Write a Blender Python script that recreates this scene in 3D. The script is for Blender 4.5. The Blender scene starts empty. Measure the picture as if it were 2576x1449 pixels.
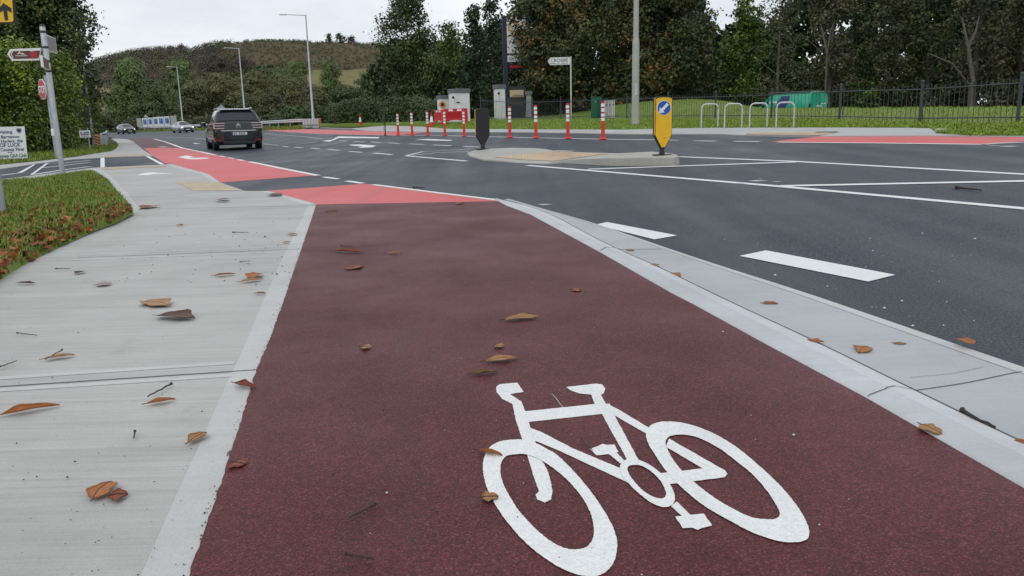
import bpy, bmesh, math, random
import numpy as np
from mathutils import Vector, Matrix
from mathutils.bvhtree import BVHTree
from mathutils.geometry import tessellate_polygon
R = math.radians
random.seed(7)
sc = bpy.context.scene
col = sc.collection

# ------------------------------------------------------------------ camera
F, CX, CY, CH = 2000.0, 1288.0, 724.5, 1.05
PIT, ROL = math.atan(424.5 / F), R(1.37)
sp, cp, sr, cr = math.sin(PIT), math.cos(PIT), math.sin(ROL), math.cos(ROL)
RT = Vector((cr, -sr * sp, -sr * cp)); UP = Vector((sr, cr * sp, cr * cp)); FW = Vector((0, cp, -sp))
EYE = Vector((0, 0, CH))
cd = bpy.data.cameras.new('camera'); cam = bpy.data.objects.new('camera', cd); col.objects.link(cam)
cd.sensor_width = 36; cd.lens = F / 2576 * 36; cd.clip_start = 0.05; cd.clip_end = 5000
M = Matrix((RT, UP, -FW)).transposed().to_4x4(); M.translation = EYE
cam.matrix_world = M; sc.camera = cam

def ray(px, py):
    return RT * ((px - CX) / F) + UP * (-(py - CY) / F) + FW

# ------------------------------------------------------------------ lie of the land
UX, UY = 0.9028, 0.4301
U0, U1, KS = 4.4, 24.0, 0.04
def base(x, y):
    u = UX * x + UY * y
    z = KS * (min(max(u, U0), U1) - U0)
    return z + 0.004 * (min(max(y, 90), 300) - 90)
def taper(y):
    return 0.034 if y < 6 else (0.012 if y > 10.4 else 0.034 + (0.012 - 0.034) * (y - 6) / 4.4)
def slab(x, y): return base(x, y) + taper(y)
def hit(px, py, h=base, off=0.0):
    d = ray(px, py); t = 0.4; lo = t
    while t < 4000:
        p = EYE + d * t
        if p.z < h(p.x, p.y) + off: break
        lo = t; t *= 1.02
    hi = t
    for _ in range(40):
        m = (lo + hi) / 2; p = EYE + d * m
        if p.z < h(p.x, p.y) + off: hi = m
        else: lo = m
    return EYE + d * hi
def at(px, py, Y):                      # the point seen at a pixel, Y metres ahead
    d = ray(px, py); return EYE + d * (Y / d.y)
def hor(px): return 300 - 0.0239 * (px - 1288)

# ------------------------------------------------------------------ materials
def new_mat(name):
    m = bpy.data.materials.new(name); m.use_nodes = True
    return m, m.node_tree.nodes, m.node_tree.links, m.node_tree.nodes['Principled BSDF']
def mix(n, l, fac, a, b, t='MIX'):
    x = n.new('ShaderNodeMix'); x.data_type = 'RGBA'; x.blend_type = t
    for s, v in ((0, fac), (6, a), (7, b)):
        if isinstance(v, (int, float)): x.inputs[s].default_value = v
        elif isinstance(v, tuple): x.inputs[s].default_value = (*v, 1)
        else: l.new(v, x.inputs[s])
    return x.outputs[2]
def noise(n, l, scale, detail=4, rough=.6, vec=None):
    t = n.new('ShaderNodeTexNoise'); t.inputs['Scale'].default_value = scale
    t.inputs['Detail'].default_value = detail; t.inputs['Roughness'].default_value = rough
    if vec is not None: l.new(vec, t.inputs['Vector'])
    return t.outputs['Fac']
def ramp(n, l, fac, stops):
    r = n.new('ShaderNodeValToRGB'); e = r.color_ramp.elements
    while len(e) < len(stops): e.new(.5)
    for k, (p, c) in enumerate(stops):
        e[k].position = p; e[k].color = (*c, 1) if isinstance(c, tuple) else (c, c, c, 1)
    l.new(fac, r.inputs['Fac']); return r.outputs['Color']
def coords(n, l, rot=0, scale=(1, 1, 1), kind='Object'):
    t = n.new('ShaderNodeTexCoord'); m = n.new('ShaderNodeMapping')
    m.inputs['Rotation'].default_value = (0, 0, rot); m.inputs['Scale'].default_value = scale
    l.new(t.outputs[kind], m.inputs['Vector']); return m.outputs['Vector']
def bump(n, l, b, h, strength, dist):
    u = n.new('ShaderNodeBump'); u.inputs['Strength'].default_value = strength; u.inputs['Distance'].default_value = dist
    l.new(h, u.inputs['Height']); l.new(u.outputs['Normal'], b.inputs['Normal'])
def setp(b, **k):
    nm = dict(rough='Roughness', metal='Metallic', spec='Specular IOR Level', coat='Coat Weight')
    for a, v in k.items(): b.inputs[nm[a]].default_value = v
def plain(name, c, rough=.5, metal=0, var=.18, scale=6, spec=.5, coat=0):
    m, n, l, b = new_mat(name)
    v = coords(n, l)
    f = ramp(n, l, noise(n, l, scale, 5, .65, v), [(.3, 1 - var), (.7, 1 + var * .4)])
    l.new(mix(n, l, 1, c, f, 'MULTIPLY'), b.inputs['Base Color'])
    setp(b, rough=rough, metal=metal, spec=spec, coat=coat); return m
def glow(name, c, strength):
    m, n, l, b = new_mat(name)
    b.inputs['Base Color'].default_value = (*c, 1); b.inputs['Emission Color'].default_value = (*c, 1)
    b.inputs['Emission Strength'].default_value = strength; return m

def asphalt_mat():
    m, n, l, b = new_mat('wet_asphalt'); v = coords(n, l)
    g = noise(n, l, 72, 3, .75, v); big = noise(n, l, .35, 4, .6, v)
    long = noise(n, l, 1.0, 3, .6, coords(n, l, R(-25), (1.2, .09, 1)))
    c = mix(n, l, 1, ramp(n, l, g, [(.38, (.002, .0032, .0055)), (.5, (.0095, .016, .027)), (.64, (.085, .110, .150))]), ramp(n, l, big, [(.3, .8), (.7, 1.15)]), 'MULTIPLY')
    vo = n.new('ShaderNodeTexVoronoi'); vo.inputs['Scale'].default_value = 9; l.new(v, vo.inputs['Vector'])
    fleck = ramp(n, l, vo.outputs['Distance'], [(.035, 1.0), (.045, 0.0)])
    sel = ramp(n, l, noise(n, l, 3.1, 2, .5, v), [(.58, 0.0), (.62, 1.0)])
    fl = mix(n, l, 1, fleck, sel, 'MULTIPLY')
    l.new(mix(n, l, fl, c, (.42, .42, .42)), b.inputs['Base Color'])
    l.new(ramp(n, l, mix(n, l, .5, big, long), [(.35, .40), (.65, .66)]), b.inputs['Roughness'])
    bump(n, l, b, g, .55, .008); setp(b, spec=.38); return m
def track_mat():
    m, n, l, b = new_mat('maroon_macadam'); v = coords(n, l)
    vo = n.new('ShaderNodeTexVoronoi'); vo.inputs['Scale'].default_value = 185; l.new(v, vo.inputs['Vector'])
    sep = n.new('ShaderNodeSeparateColor'); l.new(vo.outputs['Color'], sep.inputs['Color'])
    big = noise(n, l, 1.1, 5, .6, v); mid = noise(n, l, 16, 5, .7, v)
    c = ramp(n, l, sep.outputs[0], [(0, (.085, .018, .019)), (.5, (.136, .026, .028)), (.85, (.175, .038, .041)), (1, (.22, .075, .08))])
    c = mix(n, l, 1, c, ramp(n, l, vo.outputs['Distance'], [(.25, 1.08), (.62, .5)]), 'MULTIPLY')
    c = mix(n, l, 1, c, ramp(n, l, mid, [(.35, .88), (.6, 1.05)]), 'MULTIPLY')
    c = mix(n, l, 1, c, ramp(n, l, big, [(.3, .80), (.5, 1.0), (.72, 1.2)]), 'MULTIPLY')
    sc_ = ramp(n, l, noise(n, l, .9, 6, .75, coords(n, l, .4, (1, 2.2, 1))), [(.64, 0.0), (.8, .4)])
    c = mix(n, l, sc_, c, (.15, .12, .13))
    dirt = ramp(n, l, noise(n, l, .55, 5, .7, coords(n, l, R(11), (3.2, .5, 1))), [(.56, 0.0), (.75, .45)])
    c = mix(n, l, dirt, c, (.055, .030, .031))
    l.new(c, b.inputs['Base Color'])
    l.new(ramp(n, l, big, [(.3, .62), (.7, .44)]), b.inputs['Roughness'])
    inv = n.new('ShaderNodeMath'); inv.operation = 'SUBTRACT'; inv.inputs[0].default_value = 1; l.new(vo.outputs['Distance'], inv.inputs[1])
    bump(n, l, b, inv.outputs[0], .4, .005); setp(b, spec=.27); return m
def concrete_mat(name, c, streak=1.0, ang=R(-8.3), rough=.62):
    m, n, l, b = new_mat(name); v = coords(n, l)
    s = noise(n, l, 1.0, 5, .75, coords(n, l, ang, (.9, 55, 1))); s2 = noise(n, l, 1.0, 4, .7, coords(n, l, ang, (.35, 9, 1)))
    big = noise(n, l, .8, 5, .65, v); fine = noise(n, l, 210, 2, .6, v)
    k = mix(n, l, .5, ramp(n, l, s, [(.25, 1 - .45 * streak), (.5, 1.0), (.75, 1 + .14 * streak)]), ramp(n, l, s2, [(.28, 1 - .25 * streak), (.6, 1.04)]), 'MIX')
    k = mix(n, l, 1, k, ramp(n, l, big, [(.25, .8), (.6, 1.05)]), 'MULTIPLY')
    k = mix(n, l, 1, k, ramp(n, l, fine, [(.3, .88), (.6, 1.03)]), 'MULTIPLY')
    st = ramp(n, l, noise(n, l, 2.3, 6, .8, v), [(.60, 0.0), (.76, .45)])
    cc = mix(n, l, 1, k, c, 'MULTIPLY'); cc = mix(n, l, st, cc, (.2, .19, .17))
    l.new(cc, b.inputs['Base Color']); setp(b, rough=rough, spec=.35)
    bump(n, l, b, s, .25, .003); return m
def paint_mat(name, c, wear=.62, rough=.45):
    m, n, l, b = new_mat(name); v = coords(n, l)
    w = noise(n, l, 38, 6, .8, v); w2 = noise(n, l, 2.2, 4, .6, v); g = noise(n, l, 120, 3, .7, v)
    k = mix(n, l, .45, w, w2)
    cc = mix(n, l, ramp(n, l, k, [(wear, 0.0), (wear + .12, .75)]), c, (c[0] * .35 + .02, c[1] * .35 + .02, c[2] * .35 + .02))
    cc = mix(n, l, 1, cc, ramp(n, l, g, [(.3, .80), (.6, 1.03)]), 'MULTIPLY')
    cc = mix(n, l, ramp(n, l, noise(n, l, 1.6, 5, .7, coords(n, l, R(20), (2.5, .6, 1))), [(.5, 0.0), (.75, .30)]), cc, tuple(x * .55 for x in c))
    l.new(cc, b.inputs['Base Color']); setp(b, rough=rough); bump(n, l, b, g, .45, .005); return m
def leaf_mat(name, stops, rough=.55, attr='tint'):
    m, n, l, b = new_mat(name)
    a = n.new('ShaderNodeAttribute'); a.attribute_name = attr
    c = ramp(n, l, a.outputs['Fac'], stops)
    l.new(c, b.inputs['Base Color']); setp(b, rough=rough, spec=.3)
    return m
def red_mat():
    m, n, l, b = new_mat('red_surfacing'); v = coords(n, l)
    big = noise(n, l, .5, 5, .65, v); tyre = noise(n, l, 1, 4, .6, coords(n, l, R(-24), (2.6, .10, 1))); g = noise(n, l, 90, 3, .75, v)
    c = mix(n, l, ramp(n, l, big, [(.38, 0.0), (.7, .6)]), (.60, .072, .070), (.62, .16, .16))
    c = mix(n, l, ramp(n, l, tyre, [(.52, 0.0), (.72, .28)]), c, (.22, .075, .078))
    c = mix(n, l, 1, c, ramp(n, l, g, [(.33, .62), (.5, 1.0), (.66, 1.2)]), 'MULTIPLY')
    sp_ = ramp(n, l, noise(n, l, 7, 6, .85, v), [(.66, 0.0), (.73, .6)])
    l.new(mix(n, l, sp_, c, (.10, .05, .05)), b.inputs['Base Color']); setp(b, rough=.5, spec=.4); bump(n, l, b, g, .35, .005); return m
def ground_mat(name, stops, scale=1.4):
    m, n, l, b = new_mat(name); v = coords(n, l)
    f = mix(n, l, .45, noise(n, l, scale, 6, .7, v), noise(n, l, scale * 14, 4, .7, v))
    l.new(ramp(n, l, f, stops), b.inputs['Base Color']); setp(b, rough=.9, spec=.15)
    bump(n, l, b, f, .5, .05); return m
def tactile_mat(name, c, scale, ribs=False, ang=0):
    m, n, l, b = new_mat(name); v = coords(n, l, ang)
    if ribs:
        t = n.new('ShaderNodeTexWave'); t.inputs['Scale'].default_value = scale; t.inputs['Distortion'].default_value = .2; t.bands_direction = 'Y'
        l.new(v, t.inputs['Vector']); h = t.outputs['Fac']; st = [(.35, .62), (.6, 1.05)]
    else:
        t = n.new('ShaderNodeTexVoronoi'); t.inputs['Scale'].default_value = scale; t.inputs['Randomness'].default_value = 0
        l.new(v, t.inputs['Vector']); h = t.outputs['Distance']; st = [(.25, 1.08), (.5, .72)]
    k = mix(n, l, 1, ramp(n, l, h, st), ramp(n, l, noise(n, l, 3, 5, .7, v), [(.3, .78), (.7, 1.1)]), 'MULTIPLY')
    l.new(mix(n, l, 1, k, c, 'MULTIPLY'), b.inputs['Base Color']); setp(b, rough=.6); bump(n, l, b, h, .5, .006); return m

MT = dict(
    kerbface=concrete_mat('pale_kerb_face', (.57, .59, .61), .5, R(-80)),
    asphalt=asphalt_mat(), track=track_mat(),
    red=red_mat(),
    white=paint_mat('white_road_paint', (.78, .79, .78), .66),
    worn=paint_mat('worn_white_paint', (.42, .43, .44), .52),
    concrete=concrete_mat('brushed_concrete', (.44, .432, .412)),
    edging=concrete_mat('pale_concrete', (.50, .50, .485), .35),
    kerb=concrete_mat('kerb_concrete', (.50, .52, .54), .5, R(-80)),
    apron=concrete_mat('gutter_concrete', (.40, .42, .435), .35, R(-80)),
    island=concrete_mat('grey_island_concrete', (.40, .385, .35), .2),
    farpath=concrete_mat('far_path_concrete', (.42, .42, .41), .3),
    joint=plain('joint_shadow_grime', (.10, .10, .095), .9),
    buff=tactile_mat('buff_blister', (.60, .44, .27), 15), buffrib=tactile_mat('buff_ribs', (.56, .46, .29), 3.4, True, R(-8)),
    steel=plain('galvanised_steel', (.42, .45, .47), .42, .55, .2, 9), steel2=plain('pale_galvanised_steel', (.55, .57, .58), .5, .3, .2, 5),
    darksteel=plain('dark_painted_steel', (.035, .042, .05), .5, 0, .3, 8), rail=plain('railing_paint', (.048, .056, .068), .45, 0, .3, 5),
    black=plain('black_plastic', (.012, .013, .015), .45, 0, .3), yellow=plain('traffic_yellow', (.80, .47, .012), .35, 0, .08),
    blue=plain('sign_blue', (.012, .09, .42), .35, 0, .08), signwhite=plain('sign_white', (.78, .80, .80), .4, 0, .06),
    stopred=plain('sign_red', (.52, .012, .02), .35, 0, .1), brown=plain('sign_brown', (.12, .035, .015), .4, 0, .1),
    claret=plain('claret_panel', (.33, .03, .05), .4), navy=plain('sign_navy', (.02, .03, .06), .45, 0, .2),
    orange=plain('orange_flexible_post', (.66, .045, .018), .45, 0, .12), refl=plain('white_reflective', (.82, .82, .80), .35, 0, .06),
    barrier=plain('red_barrier_plastic', (.58, .016, .022), .4, 0, .15), barrdark=plain('barrier_recess', (.30, .008, .012), .5),
    render=plain('white_render', (.72, .73, .74), .75, 0, .12, 2), capgrey=plain('slate_grey_coping', (.13, .15, .16), .7, 0, .25),
    greyrender=plain('grey_render', (.24, .25, .27), .75, 0, .15, 3), cabgreen=plain('cabinet_green', (.006, .10, .05), .45, 0, .12),
    cabgrey=plain('cabinet_grey', (.52, .53, .52), .5, 0, .12), polec=concrete_mat('pole_concrete', (.40, .40, .38), .3, 0),
    vangreen=plain('van_green', (.015, .40, .24), .3, 0, .08, coat=.5), vanblue=plain('van_navy', (.01, .03, .16), .3), tail=plain('tail_red', (.12, .008, .012), .25),
    glass=plain('dark_glass', (.02, .024, .03), .06, 0, .2, spec=.6), tyre=plain('tyre_rubber', (.012, .012, .013), .8), rim=plain('alloy_rim', (.35, .36, .38), .3, .8),
    carblack=plain('charcoal_car_paint', (.013, .016, .018), .18, .3, .1, spec=.6, coat=.8), carsilver=plain('silver_car_paint', (.36, .40, .43), .3, .5, .08, coat=.6),
    carwhite=plain('pale_car_paint', (.42, .45, .48), .28, .3, .08, coat=.6), cardark=plain('dark_teal_car_paint', (.03, .055, .055), .2, .3, .1, coat=.7),
    chrome=plain('chrome', (.68, .69, .70), .18, .9, .05), lens=plain('pale_lamp_lens', (.60, .48, .50), .2, 0, .1), plate=plain('number_plate', (.62, .62, .60), .5, 0, .2, 40),
    headlamp=glow('lit_headlamp', (1, .97, .85), 1.6), gold=plain('gold_emblem', (.62, .33, .06), .4), text=plain('navy_lettering', (.02, .04, .14), .6), textgrey=plain('grey_lettering', (.10, .10, .11), .6),
    textorange=plain('orange_lettering', (.62, .28, .10), .6), textred=plain('red_lettering', (.6, .01, .02), .5), cream=plain('cream_panel', (.45, .36, .24), .5), food=plain('dark_red_print', (.22, .04, .02), .5, 0, .6, 9),
    chev=plain('chevron_orange', (.66, .30, .10), .45), panelblue=plain('poster_blue', (.20, .32, .52), .5, 0, .5, 3), posterback=plain('poster_back', (.42, .43, .42), .6),
    bark=plain('dark_bark', (.06, .048, .036), .9, 0, .5, 12), birch=plain('pale_birch_bark', (.13, .12, .095), .85, 0, .5, 7), twig=plain('dead_twig', (.045, .026, .022), .8, 0, .3, 60), grit=plain('dark_grit', (.025, .024, .024), .8), chip=plain('pale_chip', (.55, .55, .53), .7),
)
def litter(name, a, b_):
    m, n, l, b = new_mat(name); v = coords(n, l, 0, (1, 1, 1), 'Generated')
    f = mix(n, l, .45, noise(n, l, 4.5, 6, .75, v), noise(n, l, 17, 4, .7, v))
    c = ramp(n, l, f, [(.30, a), (.62, b_)])
    sp_ = ramp(n, l, noise(n, l, 9, 5, .8, v), [(.60, 0.0), (.68, .8)])
    l.new(mix(n, l, sp_, c, tuple(x * .35 for x in a)), b.inputs['Base Color']); setp(b, rough=.5, spec=.4); bump(n, l, b, f, .7, .006); return m
LF = dict(tan=litter('tan_leaf', (.15, .065, .025), (.48, .26, .105)), orange=litter('orange_leaf', (.14, .042, .012), (.50, .18, .045)),
          red=litter('red_brown_leaf', (.09, .022, .012), (.30, .08, .035)), dark=litter('dark_brown_leaf', (.035, .018, .015), (.14, .07, .05)),
          grey=litter('bleached_leaf', (.20, .16, .15), (.42, .36, .34)), olive=litter('olive_brown_leaf', (.05, .045, .018), (.24, .11, .04)))
# ------------------------------------------------------------------ builders
def link(o, parent=None):
    col.objects.link(o)
    if parent is not None: o.parent = parent
    return o
def tag(o, label=None, cat=None, group=None, kind=None):
    if label: o['label'] = label
    if cat: o['category'] = cat
    if group: o['group'] = group
    if kind: o['kind'] = kind
    return o
def thing(name, label, cat, loc=(0, 0, 0), rz=0, group=None):
    o = bpy.data.objects.new(name, None); o.empty_display_size = .2; link(o)
    o.location = loc; o.rotation_euler = (0, 0, rz)
    return tag(o, label, cat, group)
def children(o): return [c for c in col.objects if c.parent == o]
def copy_tree(o, loc, rz, label, parent=None, scale=None):
    c = o.copy(); link(c, parent)
    if parent is None:
        c.location = loc; c.rotation_euler = (0, 0, rz); c['label'] = label
        if scale: c.scale = scale
    for ch in children(o): copy_tree(ch, None, None, None, c)
    return c
class MB:
    def __init__(s): s.v = []; s.f = []
    def add(s, vs, fs):
        k = len(s.v); s.v += [tuple(p) for p in vs]; s.f += [tuple(i + k for i in f) for f in fs]; return s
    def box(s, c, d, m=None):
        vs = [Vector((x * d[0] / 2, y * d[1] / 2, z * d[2] / 2)) for x in (-1, 1) for y in (-1, 1) for z in (-1, 1)]
        if m is not None: vs = [m @ p for p in vs]
        vs = [p + Vector(c) for p in vs]
        return s.add(vs, [(0, 1, 3, 2), (4, 6, 7, 5), (0, 4, 5, 1), (2, 3, 7, 6), (0, 2, 6, 4), (1, 5, 7, 3)])
    def tube(s, pts, rs, n=10, cap=True):
        pts = [Vector(p) for p in pts]
        if not isinstance(rs, (list, tuple)): rs = [rs] * len(pts)
        rings = []
        for i, p in enumerate(pts):
            d = (pts[min(i + 1, len(pts) - 1)] - pts[max(i - 1, 0)]).normalized()
            a = d.cross(Vector((0, 0, 1)));  a = a if a.length > .05 else d.cross(Vector((0, 1, 0)))
            a.normalize(); b = d.cross(a)
            rings.append([p + (a * math.cos(2 * math.pi * k / n) + b * math.sin(2 * math.pi * k / n)) * rs[i] for k in range(n)])
        fs = [(i * n + k, i * n + (k + 1) % n, (i + 1) * n + (k + 1) % n, (i + 1) * n + k) for i in range(len(pts) - 1) for k in range(n)]
        if cap: fs += [tuple(range(n))[::-1], tuple((len(pts) - 1) * n + k for k in range(n))]
        return s.add([q for r in rings for q in r], fs)
    def lathe(s, prof, n=16, c=(0, 0, 0)):
        return s.tube([Vector(c) + Vector((0, 0, z)) for r, z in prof], [r for r, z in prof], n) if False else s._lathe(prof, n, c)
    def _lathe(s, prof, n, c):
        vs = [(c[0] + r * math.cos(2 * math.pi * k / n), c[1] + r * math.sin(2 * math.pi * k / n), c[2] + z) for r, z in prof for k in range(n)]
        fs = [(i * n + k, i * n + (k + 1) % n, (i + 1) * n + (k + 1) % n, (i + 1) * n + k) for i in range(len(prof) - 1) for k in range(n)]
        fs += [tuple(range(n))[::-1], tuple((len(prof) - 1) * n + k for k in range(n))]
        return s.add(vs, fs)
    def prism(s, poly, y0, y1):          # polygon in x,z extruded along y
        n = len(poly)
        vs = [(x, y0, z) for x, z in poly] + [(x, y1, z) for x, z in poly]
        tri = tessellate_polygon([[Vector((x, z, 0)) for x, z in poly]])
        fs = [tuple(t) for t in tri] + [tuple(i + n for i in t[::-1]) for t in tri] + [(i, (i + 1) % n, n + (i + 1) % n, n + i) for i in range(n)]
        return s.add(vs, fs)
    def build(s, name, mat, parent=None, smooth=False, bevel=0, label=None):
        me = bpy.data.meshes.new(name); me.from_pydata(s.v, [], s.f)
        bm = bmesh.new(); bm.from_mesh(me); bmesh.ops.recalc_face_normals(bm, faces=bm.faces); bm.to_mesh(me); bm.free()
        me.materials.append(mat)
        if smooth:
            for p in me.polygons: p.use_smooth = True
            try: me.set_sharp_from_angle(angle=R(38))
            except Exception: pass
        o = bpy.data.objects.new(name, me); link(o, parent)
        if bevel:
            b = o.modifiers.new('bevel', 'BEVEL'); b.width = bevel; b.segments = 2; b.limit_method = 'ANGLE'; b.angle_limit = R(40)
        if label: o['label'] = label
        return o
def circle(cx, cz, r, n=24): return [(cx + r * math.cos(2 * math.pi * k / n), cz + r * math.sin(2 * math.pi * k / n)) for k in range(n)]
def rrect(x0, z0, x1, z1, r, n=4):
    out = []
    for cx, cz, a in ((x1 - r, z1 - r, 0), (x0 + r, z1 - r, 90), (x0 + r, z0 + r, 180), (x1 - r, z0 + r, 270)):
        out += [(cx + r * math.cos(R(a + 90 * k / n)), cz + r * math.sin(R(a + 90 * k / n))) for k in range(n + 1)]
    return out
def lettering(parent, lines, mat, name='lettering', face_y=0.0, extrude=.002):
    # lines: (text, x, z, size, squeeze, align); the text stands in the x,z plane facing -y
    mb = MB()
    for tx, x, z, size, sq, al in lines:
        cu = bpy.data.curves.new('t', 'FONT'); cu.body = tx; cu.size = size; cu.align_x = al; cu.extrude = extrude; cu.offset = size * .018
        ob = bpy.data.objects.new('t', cu); col.objects.link(ob)
        bpy.context.view_layer.update()
        me = bpy.data.meshes.new_from_object(ob.evaluated_get(bpy.context.evaluated_depsgraph_get()))
        mb.add([(x + p.co.x * sq, face_y - p.co.z, z + p.co.y) for p in me.vertices], [tuple(p.vertices) for p in me.polygons])
        bpy.data.objects.remove(ob); bpy.data.curves.remove(cu); bpy.data.meshes.remove(me)
    return mb.build(name, mat, parent)

# flat sheets that follow the land
def catmull(p, closed=True, k=6):
    n = len(p); out = []
    for i in range(n if closed else n - 1):
        a, b, c, d = [p[(i + j) % n] if closed else p[min(max(i + j, 0), n - 1)] for j in (-1, 0, 1, 2)]
        for s in range(k):
            t = s / k
            out.append(tuple(.5 * (2 * b[q] + (c[q] - a[q]) * t + (2 * a[q] - 5 * b[q] + 4 * c[q] - d[q]) * t * t + (3 * b[q] - a[q] - 3 * c[q] + d[q]) * t ** 3) for q in range(2)))
    if not closed: out.append(tuple(p[-1]))
    return out
def cut_sheet(bm, h, offs=None):
    geo = lambda: bm.verts[:] + bm.edges[:] + bm.faces[:]
    for co, no in (((UX * U0, UY * U0, 0), (UX, UY, 0)), ((UX * U1, UY * U1, 0), (UX, UY, 0)), ((0, 90, 0), (0, 1, 0)), ((0, 300, 0), (0, 1, 0))):
        bmesh.ops.bisect_plane(bm, geom=geo(), plane_co=co, plane_no=no)
    if h is slab:
        for yy in (6, 10.4): bmesh.ops.bisect_plane(bm, geom=geo(), plane_co=(0, yy, 0), plane_no=(0, 1, 0))
def sheet_xy(name, polys, h, off, mat, parent=None, skirt=0, step=0):
    bm = bmesh.new()
    for k, poly in enumerate(polys):
        o = off + step * k
        b2 = bmesh.new(); vs = [b2.verts.new((x, y, 0)) for x, y in poly]
        tri = tessellate_polygon([[Vector((x, y, 0)) for x, y in poly]])
        for t in tri:
            try: b2.faces.new([vs[i] for i in t])
            except ValueError: pass
        cut_sheet(b2, h)
        for v in b2.verts: v.co.z = h(v.co.x, v.co.y) + o
        bmesh.ops.recalc_face_normals(b2, faces=b2.faces)
        for f in b2.faces:
            if f.normal.z < 0: f.normal_flip()
        if skirt:
            ed = [e for e in b2.edges if e.is_boundary]
            r = bmesh.ops.extrude_edge_only(b2, edges=ed)
            for v in [g for g in r['geom'] if isinstance(g, bmesh.types.BMVert)]: v.co.z -= skirt
        t = bpy.data.meshes.new('t'); b2.to_mesh(t); b2.free(); bm.from_mesh(t); bpy.data.meshes.remove(t)
    me = bpy.data.meshes.new(name); bm.to_mesh(me); bm.free(); me.materials.append(mat)
    o = bpy.data.objects.new(name, me); link(o, parent); return o
def xy(pts, h=base, off=0.0): return [hit(a, b, h, off).xy[:] for a, b in pts]
def sheet(name, pts, h, off, mat, parent=None, **k): return sheet_xy(name, [xy(pts, h, off)], h, off, mat, parent, **k)
def ribbon(w, width):
    L, Rr = [], []
    for i, p in enumerate(w):
        a = Vector(w[max(i - 1, 0)]); b = Vector(w[min(i + 1, len(w) - 1)]); d = (b - a).normalized(); nn = Vector((-d.y, d.x)) * width / 2
        L.append((p[0] + nn.x, p[1] + nn.y)); Rr.append((p[0] - nn.x, p[1] - nn.y))
    return L + Rr[::-1]
def stripe(name, pts, width, h, off, mat, parent=None, label=None):
    o = sheet_xy(name, [ribbon(xy(pts, h, off), width)], h, off, mat, parent)
    if label: o['label'] = label
    return o
def ragged(poly, step=.012, amp=.0009):
    out = []
    for i, a in enumerate(poly):
        b = poly[(i + 1) % len(poly)]; d = math.dist(a, b); n = max(1, int(d / step))
        for k in range(n):
            t = k / n; out.append((a[0] + (b[0] - a[0]) * t + random.uniform(-amp, amp), a[1] + (b[1] - a[1]) * t + random.uniform(-amp, amp)))
    return out
def quads(name, V, tint, mat, parent=None, tri=False):
    k = V.shape[1]; n = len(V); me = bpy.data.meshes.new(name)
    me.vertices.add(n * k); me.vertices.foreach_set('co', V.astype(np.float32).ravel())
    me.loops.add(n * k); me.loops.foreach_set('vertex_index', np.arange(n * k, dtype=np.int32))
    me.polygons.add(n); me.polygons.foreach_set('loop_start', np.arange(0, n * k, k, dtype=np.int32))
    me.update(calc_edges=True)
    at_ = me.attributes.new('tint', 'FLOAT', 'FACE'); at_.data.foreach_set('value', tint.astype(np.float32))
    me.materials.append(mat); o = bpy.data.objects.new(name, me)
    return link(o, parent)
rng = np.random.default_rng(11)
def leaves_at(P, size, flat=.0, asp=.62, N=None, bias=0.0):
    n = len(P)
    a = rng.normal(size=(n, 3)); a[:, 2] *= (1 - flat)
    if N is not None:                   # leaves of a crown face outwards and up
        m_ = rng.normal(size=(n, 3)); m_ = m_ / np.linalg.norm(m_, axis=1)[:, None] * (1 - bias) + (N + np.array((0, 0, .45))) * bias
        m_ /= np.linalg.norm(m_, axis=1)[:, None]; a -= (a * m_).sum(1)[:, None] * m_
    a /= np.linalg.norm(a, axis=1)[:, None]
    b = np.cross(m_, a) if N is not None else rng.normal(size=(n, 3)); b -= (b * a).sum(1)[:, None] * a; b /= np.linalg.norm(b, axis=1)[:, None]
    s = size * rng.uniform(.6, 1.35, n)[:, None]
    t = b * s * asp * .5; a = a * s * .5
    return np.stack([P - a, P - a * .1 + t, P + a, P + a * .1 - t], 1)
def ball_points(c, r, n, shell=.55):
    d = rng.normal(size=(n, 3)); d /= np.linalg.norm(d, axis=1)[:, None]
    q = shell + (1 - shell) * rng.random(n) ** .6
    return np.array(c) + d * q[:, None] * np.array(r)
# ================================================================== THE SETTING
S = lambda o: tag(o, kind='structure')
# ground under everything
bm = bmesh.new(); bmesh.ops.create_grid(bm, x_segments=60, y_segments=60, size=1)
for v in bm.verts: v.co.x *= 420; v.co.y = v.co.y * 260 + 200
cut_sheet(bm, base)
for v in bm.verts: v.co.z = base(v.co.x, v.co.y) - .12
me = bpy.data.meshes.new('ground'); bm.to_mesh(me); bm.free()
MT['earth'] = ground_mat('rough_grass_ground', [(.3, (.030, .038, .012)), (.5, (.075, .085, .026)), (.68, (.13, .12, .05))], .5)
MT['grassy'] = ground_mat('mown_grass_ground', [(.3, (.085, .115, .026)), (.5, (.15, .205, .048)), (.7, (.21, .245, .08))], 1.1)
me.materials.append(MT['earth']); S(link(bpy.data.objects.new('ground', me)))

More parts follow.
